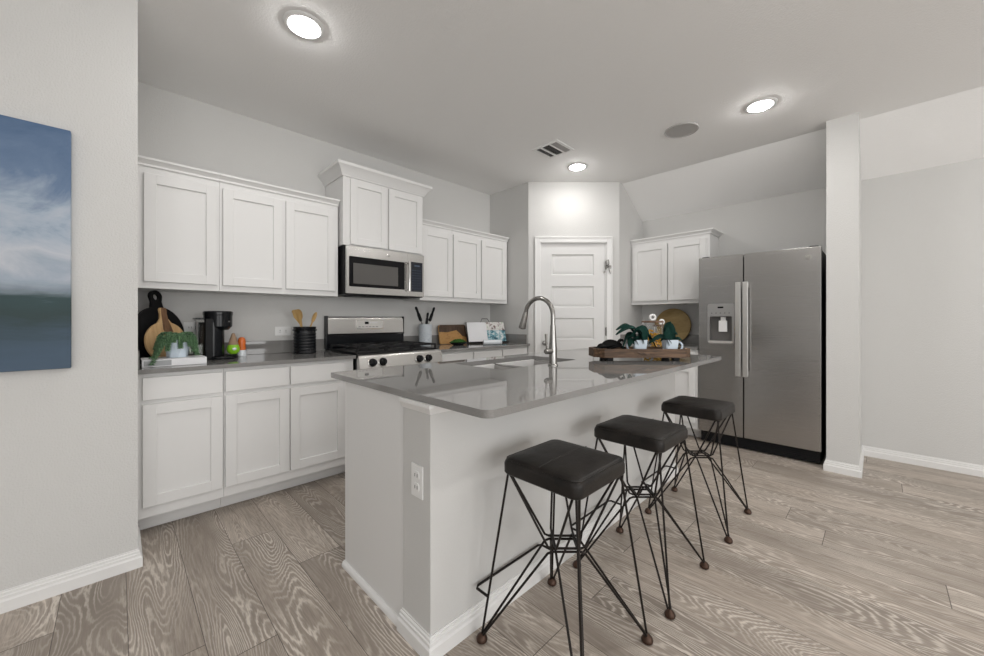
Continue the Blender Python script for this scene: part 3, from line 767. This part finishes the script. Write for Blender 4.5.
for a, b, s in ((-.112, -.052, -1), (-.034, .046, 1), (.064, .112, 1)):
    n = int((b-a)/.012)
    mb = MB()
    for k in range(n):
        y = a + (k+.5)*(b-a)/n
        mb.box(-.112, .112, -.0062, .0062, -.0006, .0006, mtx=T(0, y, -.0058) @ RX(s*.65))
    part(mb, 'louvre', 'grille', vt)

# ------------------------------------------------------------------ painting, outlets
o = MB().box(-1.16, -.145, 2.448, YP-.001, .972, 1.998, .002, 1).build('painting', 'painting', loc=(-.65, 2.465, .972))
tag(o, 'blue abstract cloudscape canvas hanging on the left wall', 'painting')
def outlet(label, loc, rz, horiz=False, plug=False):
    t = thing('wall_outlet', label, 'outlet', loc, rz, 'white wall outlets')
    m4 = RY(PI/2) if horiz else Matrix()
    part(MB().box(-.036, .036, -.006, -.0005, -.059, .059, .002, mtx=m4), 'cover_plate', 'plastic_white', t)
    for z in (-.0215, .0215):
        r = part(MB().prism(rrect(-.017, .017, -.015, .015, .010), 0, .003, mtx=m4 @ T(0, -.0055, z) @ RX(PI/2)), 'receptacle', 'plastic_white', t)
        mb = MB().box(-.0085, -.006, -.0092, -.0082, z-.006, z+.006, mtx=m4).box(.006, .0085, -.0092, -.0082, z-.006, z+.006, mtx=m4)
        part(mb, 'slot', 'dark', r)
    return t
outlet('white outlet on the near end of the island', (IX0-.007, 1.166, .600), -PI/2)
outlet('white sideways outlet on the wall left of the black utensil crock', (.955, YB, 1.090), 0, True)
ou = outlet('white outlet with a black plug behind the coffee maker', (.362, YB, 1.106), 0)
mb = MB().box(.362-.014, .362+.014, YB-.04, YB-.009, 1.072, 1.098, .005)
mb.tube([(.362, YB-.035, 1.085), (.365, YB-.05, 1.05), (.372, YB-.05, .99), (.385, YB-.045, .93), (.41, YB-.06, .92)], .004)
tag(mb.build('power_cord', 'black', loc=(.385, YB-.05, .92)), 'black power cord plugged into the outlet behind the coffee maker', 'cord')

# ------------------------------------------------------------------ left counter things
# round black board leaning into the corner
def leaning(name, label, cat, loc, rz, tilt, fn, group=None):
    t = thing(name, label, cat, loc, rz, group); fn(t, RX(-tilt)); return t
def black_board(t, m4):
    mm = m4 @ RX(PI/2)          # outline x/z plane, thickness towards -y
    R = .176; a0 = math.asin(.042/R); out = []
    for k in range(49):
        a = PI/2 + a0 + (2*PI-2*a0)*k/48; out.append((R*math.cos(a), R + R*math.sin(a)))
    out += [(.034, 2*R+.03), (.042, 2*R+.065)]
    out += [(.043*math.cos(a), 2*R+.062+.043*math.sin(a)) for a in [PI*k/10 for k in range(1, 10)]]
    out += [(-.042, 2*R+.065), (-.034, 2*R+.03)]
    part(MB().plate(out, [[(x, y) for x, y in circ(0, 2*R+.062, .020, 20)]], 0, .016, mtx=mm), 'board', 'black_matte', t)
leaning('cutting_board', 'round black board with a holed handle leaning in the left corner', 'cutting board', (.203, 3.205, .9155), math.radians(43), .14, black_board, 'cutting boards')
def paddle(t, m4):
    mm = m4 @ RX(PI/2); R = .128; out = []; w = .022; a0 = .34
    for k in range(41):
        a = PI/2 + a0 + (2*PI-2*a0)*k/40; out.append((R*math.cos(a), R + R*math.sin(a)))
    out += [(.024, 2*R+.02), (.019, 2*R+.05), (.022, 2*R+.078), (.016, 2*R+.088), (-.016, 2*R+.088), (-.022, 2*R+.078), (-.019, 2*R+.05), (-.024, 2*R+.02)]
    part(MB().prism(out, 0, .015, mtx=mm, bev=.003), 'board', 'maple', t)
    st = [(-.014, .06), (.012, .05), (.034, .13), (.046, .19), (.024, 2*R+.01), (.019, 2*R+.05), (.022, 2*R+.078), (.016, 2*R+.086), (-.012, 2*R+.086), (-.014, 2*R+.05), (-.016, .21), (.006, .14)]
    part(MB().prism(st, .0148, .0158, mtx=mm), 'inlay', 'walnut', t)
leaning('cutting_board', 'round pale wood paddle board with dark streak, in front of the black board', 'cutting board', (.226, 3.115, .9155), math.radians(36), .17, paddle, 'cutting boards')

bk = thing('book', 'thick white book lying flat under the trailing plant', 'book', (.237, 2.95, .9155))
wpart(MB().box(.094, .384, 2.852, 3.045, .9155, .919, .001, 1).box(.094, .384, 2.852, 3.045, .953, .957, .001, 1).box(.094, .384, 2.8515, 2.856, .9155, .957, .0015, 1), 'cover', 'paper', bk)
wpart(MB().box(.100, .380, 2.857, 3.041, .9192, .9528), 'pages', 'paper', bk)
wpart(MB().box(.102, .220, 2.8505, 2.852, .922, .951), 'title_panel', 'grey_print', bk)

pl = thing('potted_plant', 'trailing green succulent in a white faceted pot on the book', 'plant', (.256, 2.965, .9575))
mb = MB(); tb = bmesh.new(); rings = []
for s, z, r in ((.050, 0, 0), (.066, .105, PI/8), (.060, .105, PI/8), (.056, .085, PI/8)):
    rings.append([tb.verts.new((s*math.cos(2*PI*k/8+r), s*math.sin(2*PI*k/8+r), z)) for k in range(8)])
tb.faces.new(rings[0][::-1])
for k in range(8):
    a, b = rings[0], rings[1]; tb.faces.new((a[k], a[(k+1) % 8], b[k])); tb.faces.new((a[(k+1) % 8], b[(k+1) % 8], b[k]))
for a, b in zip(rings[1:], rings[2:]):
    for k in range(8): tb.faces.new((a[k], a[(k+1) % 8], b[(k+1) % 8], b[k]))
tb.faces.new(rings[-1]); bmesh.ops.recalc_face_normals(tb, faces=tb.faces[:]); mb._join(tb)
part(mb, 'pot', 'blue_ceramic', pl, sharp=8)
part(MB().lathe([(0, .088), (.03, .092), (.054, .086)], n=8), 'soil', 'moss', pl)
rnd = random.Random(3); mb = MB(); stm = MB()
def leaf_template():
    t = bmesh.new(); bmesh.ops.create_icosphere(t, subdivisions=1, radius=1); return t
def strand(ang, out, drop, r0=.015, lift=.045, flare=.02):
    pts = []; n = int((out - r0 + drop + .03)/.0095)
    for i in range(n+1):
        s_ = i/n
        if s_ < .36:
            q_ = s_/.36; rr_ = r0 + (out-r0)*q_; z = .090 + lift*math.sin(PI*q_*.75)
        else:
            q_ = (s_-.36)/.64; rr_ = out + flare*q_; z = .090 + lift*math.sin(PI*.75) - q_*drop
        pts.append(Vector((rr_*math.cos(ang), rr_*math.sin(ang), max(z, .0125 if 2.965 + rr_*math.sin(ang) > 2.846 else -.024))))
    stm.tube(pts, .0018, 5)
    for i, p in enumerate(pts):
        for j in range(5):
            a = j*2*PI/5 + i*.63; d = Vector((math.cos(a), math.sin(a), -.35)).normalized()
            mb.ball(p + d*.0075, .0065, 1, (1.4, .55, .55), d.to_track_quat('X', 'Z').to_matrix())
for ang, out, drop, fl in ((205, .080, .135, .050), (219, .076, .145, .080), (229, .076, .150, .110), (190, .078, .10, .02), (165, .07, .06, .01), (236, .072, .075, .02), (252, .068, .035, .01), (276, .068, .062, .01),
                       (292, .070, .030, .01), (312, .072, .050, .01), (328, .076, .095, .012), (342, .080, .120, .018), (356, .080, .095, .01), (15, .075, .06, .01), (60, .06, .04, .01), (110, .06, .04, .01), (140, .06, .05, .01), (178, .08, .08, .02)):
    strand(math.radians(ang), out, drop, flare=fl, lift=.05 + .012*math.sin(ang))
for k in range(14): strand(k*.79, rnd.uniform(.018, .055), .012, .004, rnd.uniform(.045, .062), .004)
fo = part(mb, 'foliage', 'leaf', pl, sharp=80); fo['kind'] = 'stuff'
part(stm, 'stem', 'leaf', pl)

# coffee maker (faces right)
cm = thing('coffee_maker', 'black single-serve coffee maker with clear side tank on the left counter', 'coffee maker', (.47, 3.19, .9155))
wpart(MB().box(.362, .408, 3.125, 3.255, .930, 1.185, .006), 'water_tank', 'glass', cm)
wpart(MB().box(.366, .404, 3.129, 3.251, .934, 1.02, .004), 'tank_water', mat('tank_water', (.75, .85, .7), .05, Transmission_Weight=.9, IOR=1.33), cm)
wpart(MB().box(.360, .410, 3.122, 3.258, 1.185, 1.195, .003), 'tank_lid', 'black', cm)
wpart(MB().box(.360, .410, 3.122, 3.258, .9155, .930, .003), 'tank_base', 'black', cm)
wpart(MB().box(.410, .458, 3.105, 3.275, .9155, 1.19, .008), 'side_panel', 'black_matte', cm)
mb = MB().lathe([(0, 0), (.085, 0), (.085, .225), (0, .225)], (.455, 3.19, .94), n=40, sx=.85); wpart(mb, 'body', 'black', cm)
mb = MB().lathe([(0, 0), (.070, 0), (.094, .025), (.096, .10), (.099, .104), (.099, .122), (.092, .128), (0, .130)], (.492, 3.19, 1.112), n=40, sx=.86); bh = wpart(mb, 'brew_head', 'black', cm)
wpart(MB().box(-.014, .014, -.003, .003, 1.166, 1.173, .001, mtx=T(.535, 3.1135, 0) @ RZ(.42)), 'trim_strip', 'chrome', bh)
mb = MB().lathe([(0, 0), (.105, 0), (.108, .008), (.104, .018), (0, .020)], (.505, 3.19, .9157), n=40, sx=.98); wpart(mb, 'base', 'black', cm)
mb = MB().box(.540, .598, 3.150, 3.23, .9358, .941, .002); wpart(mb, 'drip_tray', 'castiron', cm)

# small bright things beside the coffee maker
gp = thing('green_mug', 'small lime green round mug on the coffee maker drip tray', 'mug', (.580, 3.19, .942), 0)
part(MB().lathe([(0, 0), (.022, 0), (.036, .014), (.040, .035), (.033, .060), (.030, .064), (.028, .060), (.034, .035), (.030, .016), (0, .008)], n=28), 'cup', 'lime', gp)
part(MB().ball((.0, -.040, .036), .008, 2, (1.6, .5, 1.2)), 'emblem', 'ceramic', gp)
o = MB().lathe([(.030, 0), (.032, .001), (.012, .070), (.008, .080), (0, .082)], (0, 0, 0), n=24).build('paper_cone', 'tan'); o.location = (.580, 3.19, 1.0065); tag(o, 'brown cone standing in the lime green mug', 'cone')
op = thing('orange_bottle', 'orange bottle on a white base right of the coffee maker', 'bottle', (.645, 3.262, .9155), 0)
part(MB().lathe([(0, 0), (.028, 0), (.030, .006), (.027, .046), (0, .046)], n=24), 'base', 'ceramic', op)
part(MB().lathe([(0, .0465), (.024, .0465), (.026, .06), (.024, .085), (.026, .105), (.022, .128), (.012, .138), (0, .140)], n=24), 'bottle_body', 'orange', op)

# ribbed black crock
CX, CY = 1.070, 3.230
prof = [(0, 0), (.082, 0), (.085, .006), (.083, .016)]
for k in range(6): z = .03 + k*.024; prof += [(.080, z-.006), (.083, z), (.083, z+.006), (.080, z+.012)]
prof += [(.080, .176), (.089, .180), (.090, .188), (.082, .193), (.084, .210), (.079, .211), (.075, .205), (.074, .012), (0, .012)]
o = MB().lathe(prof, n=40).build('crock', 'black'); o.location = (CX, CY, .9155); tag(o, 'ribbed black utensil crock left of the range', 'crock')
def utensil(kind, label, base, tip, m, group, head=(.030, .05, .006), face=0):
    b = Vector(base); d = (Vector(tip)-b); L = d.length
    t = thing(kind, label, 'utensil', base, 0, group)
    t.rotation_mode = 'QUATERNION'; t.rotation_quaternion = d.to_track_quat('Z', 'Y') @ RZ(face).to_quaternion()
    part(MB().tube([(0, 0, 0), (0, 0, L*.45), (0, 0, L-head[1]*1.6)], [.006, .0055, .006], 8), 'handle', m, t)
    if kind == 'wooden_spatula':
        hw, hh = head[0], head[1]
        part(MB().prism([(-.007, L-2*hh), (.007, L-2*hh), (hw, L-hh), (hw*1.05, L-.006), (hw*.7, L), (-hw*.7, L), (-hw*1.05, L-.006), (-hw, L-hh)], -.003, .003, mtx=RX(PI/2), bev=.001), 'blade', m, t)
    else:
        part(MB().ball((0, 0, L-head[1]), 1, 3, (head[0], head[2], head[1])), 'bowl', m, t)
    return t
G = 'wooden utensils in the black crock'
utensil('wooden_spatula', 'flat wooden spatula leaning left in the black crock', (CX+.03, CY, .934), (CX-.075, CY-.02, 1.262), 'utensil', G, (.033, .058, 0), .5)
utensil('wooden_spoon', 'brown wooden spoon rising behind the spatula in the black crock', (CX+.01, CY+.03, .934), (CX-.035, CY+.01, 1.262), 'utensil', G, (.030, .040, .008), -.2)
utensil('wooden_spoon', 'slim wooden spoon leaning right in the black crock', (CX-.03, CY, .934), (CX+.082, CY-.02, 1.245), 'utensil', G, (.017, .045, .007), .9)

# ------------------------------------------------------------------ right counter things
KX, KY = 2.250, 3.262
prof = [(0, 0), (.056, 0), (.064, .012), (.066, .05), (.066, .215), (.064, .222), (.061, .216), (.061, .014), (0, .012)]
o = MB().lathe(prof, n=36).build('crock', 'speckle'); o.location = (KX, KY, .9155); tag(o, 'pale blue speckled crock of black utensils right of the range', 'crock')
G = 'black utensils in the speckled crock'
def black_utensil(label, base, tip, rr):
    b = Vector(base); d = Vector(tip)-b; L = d.length
    t = thing('kitchen_utensil', label, 'utensil', base, 0, G); t.rotation_mode = 'QUATERNION'; t.rotation_quaternion = d.to_track_quat('Z', 'Y')
    part(MB().tube([(0, 0, 0), (0, 0, L*.62)], .005, 8), 'shank', 'chrome', t)
    part(MB().tube([(0, 0, L*.62), (0, 0, L*.66), (0, 0, L*.8), (0, 0, L*.84), (0, 0, L*.97), (0, 0, L)], [rr*.7, rr, rr*.95, rr*.7, rr*.8, rr*.5], 12), 'handle', 'black_matte', t)
black_utensil('black-handled utensil leaning left in the speckled crock', (KX+.047, KY-.01, .932), (KX-.128, KY-.02, 1.312), .017)
black_utensil('short black-handled utensil upright in the speckled crock', (KX, KY+.02, .932), (KX+.012, KY-.03, 1.255), .015)
black_utensil('black-handled utensil leaning right in the speckled crock', (KX-.045, KY, .932), (KX+.128, KY+.02, 1.312), .017)

def wood_board(t, m4):
    mm = m4 @ RX(PI/2)
    part(MB().prism(rrect(-.19, .19, 0, .212, .022), 0, .018, mtx=mm, bev=.003), 'board', 'acacia', t)
    part(MB().prism([(-.19, .135), (-.08, .128), (.05, .15), (.10, .11), (.13, .08), (.19, .07), (.19, .19), (.17, .211), (-.17, .211), (-.19, .19)], .0178, .0186, mtx=mm), 'dark_grain', 'dark_wood', t)
leaning('cutting_board', 'rectangular orange-brown wood board leaning on the wall behind the moss dish', 'cutting board', (2.660, 3.318, .9155), 0, .16, wood_board, 'cutting boards')
md = thing('moss_dish', 'low black oval dish heaped with green moss', 'dish', (2.555, 3.10, .9155))
part(MB().lathe([(0, 0), (.06, 0), (.095, .018), (.112, .034), (.108, .034), (.09, .020), (0, .008)], n=36, sy=.6), 'dish', 'black', md)
tb = MB(); rnd = random.Random(5)
for k in range(110):
    a = rnd.uniform(0, 2*PI); q_ = math.sqrt(rnd.random())*.092
    tb.ball((q_*math.cos(a), .58*q_*math.sin(a), .022 + .034*(1-(q_/.1)**2) + rnd.uniform(-.004, .004)), rnd.uniform(.008, .014), 1)
mo = part(tb, 'moss', 'moss', md); mo['kind'] = 'stuff'

# cookbook stand with open book
cs = thing('cookbook_stand', 'black wire cookbook stand beside the pantry wall', 'book stand', (3.030, 3.140, .9155), math.radians(-18))
LB = RX(-.32)
mb = MB()
mb.tube([LB @ Vector(p) for p in ((-.245, .004, .012), (-.245, .004, .20), (-.055, .004, .255), (-.035, .004, .295), (.035, .004, .295), (.055, .004, .255), (.245, .004, .20), (.245, .004, .012))], .0035, 8, closed=True)
mb.tube([LB @ Vector((0, .004, .012)), LB @ Vector((0, .004, .25))], .003, 8)
part(mb, 'back_frame', 'iron', cs)
mb = MB().tube([(-.24, -.050, .022), (-.24, -.046, .006), (.24, -.046, .006), (.24, -.050, .022)], .0035, 8)
for x in (-.24, .24): mb.tube([(x, -.046, .006), (x, .004, .010)], .0035, 8)
mb.box(-.245, .245, -.047, .002, .004, .0075)
part(mb, 'ledge', 'iron', cs)
mb = MB().tube([LB @ Vector((0, .006, .22)), (0, .15, .004)], .0035, 8); part(mb, 'back_leg', 'iron', cs)
bo = thing('book', 'open cookbook with a white page and a picture page on the wire stand', 'book', (3.030, 3.140, .9155), math.radians(-18))
def page(sx, m, nm):
    prof = [(0, -.006), (.03, -.016), (.08, -.020), (.15, -.018), (.232, -.010), (.240, -.004), (.240, -.001), (0, -.001)]
    vs = []; n = len(prof)
    for z in (.016, .245): vs += [LB @ Vector((sx*x, y-.003, z)) for x, y in prof]
    return part(MB().faces(vs, [tuple(range(n)), tuple(range(n, 2*n))] + [(i, (i+1) % n, n+(i+1) % n, n+i) for i in range(n)]), nm, m, bo)
page(-1, 'paper', 'left_page'); page(1, 'picture', 'right_page')
part(MB().box(-.245, .245, -.003, .0, .012, .249, mtx=LB), 'cover', 'black_matte', bo)
rp = thing('rolling_pin', 'small white cylinder lying in front of the cookbook stand', 'rolling pin', (2.865, 2.905, .9155), math.radians(-30))
part(MB().tube([(-.10, 0, .027), (-.098, 0, .027), (.085, 0, .027)], [.022, .026, .026], 20), 'barrel', 'ceramic', rp)
part(MB().tube([(.086, 0, .027), (.089, 0, .027), (.101, 0, .027), (.104, 0, .027)], [.018, .027, .027, .022], 20), 'end_cap', 'ceramic', rp)

# round ochre board on the short worktop
def ochre(t, m4):
    mm = m4 @ RX(PI/2)
    part(MB().prism(circ(0, .200, .200, 48), 0, .018, mtx=mm, bev=.004), 'board', 'ochre', t)
leaning('cutting_board', 'large round ochre wood board leaning on the right wall beside the fridge', 'cutting board', (4.563, 1.668, .9155), -PI/2, .11, ochre, 'cutting boards')

# ------------------------------------------------------------------ tray and what stands on and behind it
ta = math.atan2(.843-1.288, 2.607-2.156)              # direction of the tray's long side
TC = Vector((2.410, 1.045, 0)) + Vector((.7015, .7127, 0))*.122
tr = thing('wooden_tray', 'long dark rustic wooden tray with cut corners on the island worktop', 'tray', (TC.x, TC.y, .9155), ta)
L2, W2, cc = .316, .122, .055
out = [(-L2, -W2+cc), (-L2+cc, -W2), (L2-cc, -W2), (L2, -W2+cc), (L2, W2-cc), (L2-cc, W2), (-L2+cc, W2), (-L2, W2-cc)]
inn = [(x*(L2-.016)/L2, y*(W2-.016)/W2) for x, y in out]
part(MB().plate(out, [inn], .022, .078), 'rim', 'tray', tr)
part(MB().prism(inn, .023, .035), 'base', 'tray', tr)
for sx in (-1, 1):
    for sy in (-1, 1): part(MB().box(sx*.215-.02, sx*.215+.02, sy*.075-.018, sy*.075+.018, 0, .0222, .003), 'foot', 'black_matte', tr)
mb = MB()
for k in range(2): mb.tube([(-.075+k*.04, -W2-.001, .052-.006*k), (-.055+k*.04, -W2-.006, .06-.006*k), (-.035+k*.04, -W2-.006, .052-.006*k), (-.015+k*.04, -W2-.001, .045)], .004, 6)
part(mb, 'carved_handle', 'dark_wood', tr)
TM = T(TC.x, TC.y, .9155) @ RZ(ta)
def on_tray(x, y, z=.0355): return tuple(TM @ Vector((x, y, z)))
def mug(label, loc, rz):
    t = thing('mug', label, 'mug', loc, rz, 'white mugs on the wooden tray')
    mb = MB(); tb = bmesh.new(); rings = []
    for s, z, r in ((.028, 0, .010), (.034, 0, .012), (.044, .098, .010), (.040, .098, .008), (.031, .006, .008)):
        rings.append([tb.verts.new((x, y, z)) for x, y in rrect(-s, s, -s, s, r, 4)])
    n = len(rings[0])
    for a, b in zip(rings, rings[1:]):
        for k in range(n): tb.faces.new((a[k], a[(k+1) % n], b[(k+1) % n], b[k]))
    tb.faces.new(rings[0][::-1]); tb.faces.new(rings[-1]); bmesh.ops.recalc_face_normals(tb, faces=tb.faces[:]); mb._join(tb)
    part(mb, 'cup', 'blue_ceramic', t)
    part(MB().tube([(.039, 0, .084)] + [(.046+.034*math.sin(a), 0, .054+.032*math.cos(a)) for a in [PI*k/8 for k in range(9)]] + [(.036, 0, .024)], .0065, 8), 'handle', 'blue_ceramic', t)
    return t
m1 = on_tray(.000, -.025); m2 = on_tray(.205, -.020)
mug('square white mug with a large green napkin, left of the two mugs on the tray', m1, ta + math.radians(168))
mug('square white mug with its handle turned right, near the right end of the tray', m2, ta + math.radians(-4))
def ribbon(mb, pts, w, t=.0015, wv=(0, 1, 0)):
    """a strip of cloth along pts, w wide along wv"""
    pts = [Vector(p) for p in pts]; N = len(pts); vs = []; fs = []
    for i, p in enumerate(pts):
        d = (pts[min(i+1, N-1)]-pts[max(i-1, 0)]).normalized(); wd = Vector(wv); wd = (wd - d*wd.dot(d)).normalized(); nn = d.cross(wd)
        ww = w*(math.sin(PI*(.12+.86*i/(N-1)))**.6)
        for s1, s2 in ((-1, -1), (1, -1), (1, 1), (-1, 1)): vs.append(p + wd*ww*s1 + nn*t*s2)
        if i: 
            for k in range(4): fs.append((4*i-4+k, 4*i-4+(k+1) % 4, 4*i+(k+1) % 4, 4*i+k))
    fs += [(0, 1, 2, 3), (4*N-4, 4*N-3, 4*N-2, 4*N-1)]
    mb.faces(vs, fs)
def arc(p0, p1, p2, n=9):
    a, b, c = map(Vector, (p0, p1, p2)); return [a*(1-t)**2 + b*2*t*(1-t) + c*t*t for t in [k/(n-1) for k in range(n)]]
def petal(mb, pts, w, wv, fold=.35, seed=0):
    pts = [Vector(p) for p in pts]; N = len(pts); K = 7; vs = []; fs = []; rd = random.Random(seed)
    for i, p in enumerate(pts):
        d = (pts[min(i+1, N-1)]-pts[max(i-1, 0)]).normalized(); wd = Vector(wv); wd = (wd - d*wd.dot(d)).normalized(); nn = d.cross(wd)
        ww = w*(math.sin(PI*(.16+.80*i/(N-1)))**.7)
        for k in range(K):
            v = 2*k/(K-1)-1
            vs.append(p + wd*ww*v*(.92+.12*rd.random()) - nn*ww*fold*abs(v)**1.4 + nn*rd.uniform(-.002, .002))
        if i:
            for k in range(K-1): fs.append(((i-1)*K+k, (i-1)*K+k+1, i*K+k+1, i*K+k))
    mb.faces(vs, fs)
def napkin(label, loc, petals, rz):
    mb = MB()
    for n, (p0, p1, p2, w, wv, fold) in enumerate(petals): petal(mb, arc(p0, p1, p2), w, wv, fold, n)
    o = mb.build('cloth_napkin', 'green', sharp=60); o.location = loc; o.rotation_euler = (0, 0, rz); o.scale = (1.12, 1.15, 1.15)
    so = o.modifiers.new('solid', 'SOLIDIFY'); so.thickness = .0025
    sb = o.modifiers.new('sub', 'SUBSURF'); sb.levels = 1; sb.render_levels = 1
    tag(o, label, 'napkin', 'green cloth napkins on the tray')
n1 = (m1[0], m1[1], m1[2]+.03)
napkin('dark green cloth napkin spilling left from the first white mug', n1, [
    ((.01, -.02, .03), (-.02, -.02, .19), (-.145, -.01, .085), .034, (.1, 1, .3), .35),
    ((.0, .01, .02), (-.03, .02, .22), (-.135, .02, .115), .034, (.2, 1, .5), -.3),
    ((-.01, -.01, .03), (-.07, -.03, .15), (-.115, -.035, .005), .036, (.5, 1, .4), .3),
    ((.015, -.015, .03), (.02, -.02, .18), (-.075, -.03, .055), .042, (.7, .6, .3), .4),
    ((.01, .015, .02), (.04, .02, .20), (.115, .03, .01), .036, (.1, 1, .2), .3),
    ((.0, .01, .03), (.02, .03, .21), (.080, .035, .045), .036, (.5, 1, .4), -.35),
    ((-.02, -.01, .03), (-.05, -.03, .12), (-.075, -.04, .02), .034, (1, .3, .2), .3),
    ], ta)
n2 = (m2[0], m2[1], m2[2]+.03)
napkin('dark green cloth napkin standing up out of the second white mug', n2, [
    ((0, -.01, .02), (-.03, -.02, .12), (-.125, .0, .035), .030, (.1, 1, .4), .35),
    ((0, .005, .02), (-.05, 0, .15), (-.005, -.02, .165), .038, (1, .3, 0), .35),
    ((.005, -.01, .03), (-.03, -.03, .17), (-.045, -.02, .11), .034, (1, .5, .2), -.35),
    ((.0, .01, .02), (.02, .02, .17), (-.02, .02, .135), .034, (1, .2, .2), .3),
    ((.012, -.01, .03), (.03, -.02, .11), (.070, -.01, .055), .030, (.2, 1, .3), .35),
    ((.01, .01, .03), (.025, .02, .12), (.055, .02, .085), .028, (.8, 1, .5), -.3),
    ((-.01, -.02, .03), (-.03, -.03, .09), (-.07, -.03, .05), .030, (.8, .8, .4), .3),
    ], ta)
# black cloth bundle at the left end
mb = MB()
for p0, p1, p2, w, wv in (((-.07, 0, .012), (-.05, .0, .05), (-.01, 0, .02), .022, (0, 1, .2)), ((-.04, .01, .03), (0, 0, .055), (.06, 0, .035), .026, (0, 1, .4)),
                          ((-.02, -.01, .012), (.03, -.02, .05), (.08, 0, .015), .026, (0, 1, 0)), ((.03, .0, .03), (.055, 0, .075), (.07, .01, .05), .012, (0, 1, 0)), ((-.09, 0, .006), (-.06, 0, .04), (-.04, 0, .006), .020, (0, 1, 0))):
    ribbon(mb, arc(p0, p1, p2), w*1.25, .004, wv)
o = mb.build('black_cloth', mat('black_cloth', (.006, .006, .006), .9, spec=.1), sharp=50); o.scale = (1.25, 1.25, 1.5); o.location = on_tray(-.190, -.015, .044); o.rotation_euler = (0, 0, ta); tag(o, 'crumpled black cloth lying at the left end of the wooden tray', 'cloth')

def canister(label, loc, r, h, ring, fill):
    t = thing('glass_canister', label, 'canister', loc, 0, 'glass canisters behind the tray')
    part(MB().lathe([(0, 0), (r, 0), (r, h), (r-.003, h), (r-.003, .005), (0, .005)], n=36), 'jar', 'glass', t)
    l = part(MB().lathe([(0, h+.0005), (r+.006, h+.0005), (r+.006, h+.010), (r-.006, h+.013), (0, h+.013)], n=36), 'lid', 'walnut', t)
    cz = h + .013 + ring
    m4 = T(0, 0, cz) @ RZ(math.radians(-45)) 
    part(MB().tube([m4 @ Vector((ring*.72*math.cos(a), 0, ring*.72*math.sin(a))) for a in [2*PI*k/24 for k in range(24)]], ring*.34, 10, closed=True), 'ring_knob', 'plastic_white', l)
    rd = random.Random(11); mb = MB()
    for k in range(60):
        a = rd.uniform(0, 2*PI); q_ = math.sqrt(rd.random())*(r-.018); z = rd.uniform(.012, fill)
        d = Vector((rd.uniform(-1, 1), rd.uniform(-1, 1), rd.uniform(-.6, 1))).normalized()*.011
        p = Vector((q_*math.cos(a), q_*math.sin(a), z)); mb.tube([p-d, p, p+d], [.006, .0085, .006], 7)
    f = part(mb, 'pasta', 'yellow', t); f['kind'] = 'stuff'
canister('taller glass canister of yellow pasta with white ring knob, behind the tray', (2.82, 1.170, .9155), .070, .245, .026, .19)
canister('shorter glass canister with white ring knob, nearer the fridge behind the tray', (3.010, 1.178, .9155), .056, .215, .022, .15)
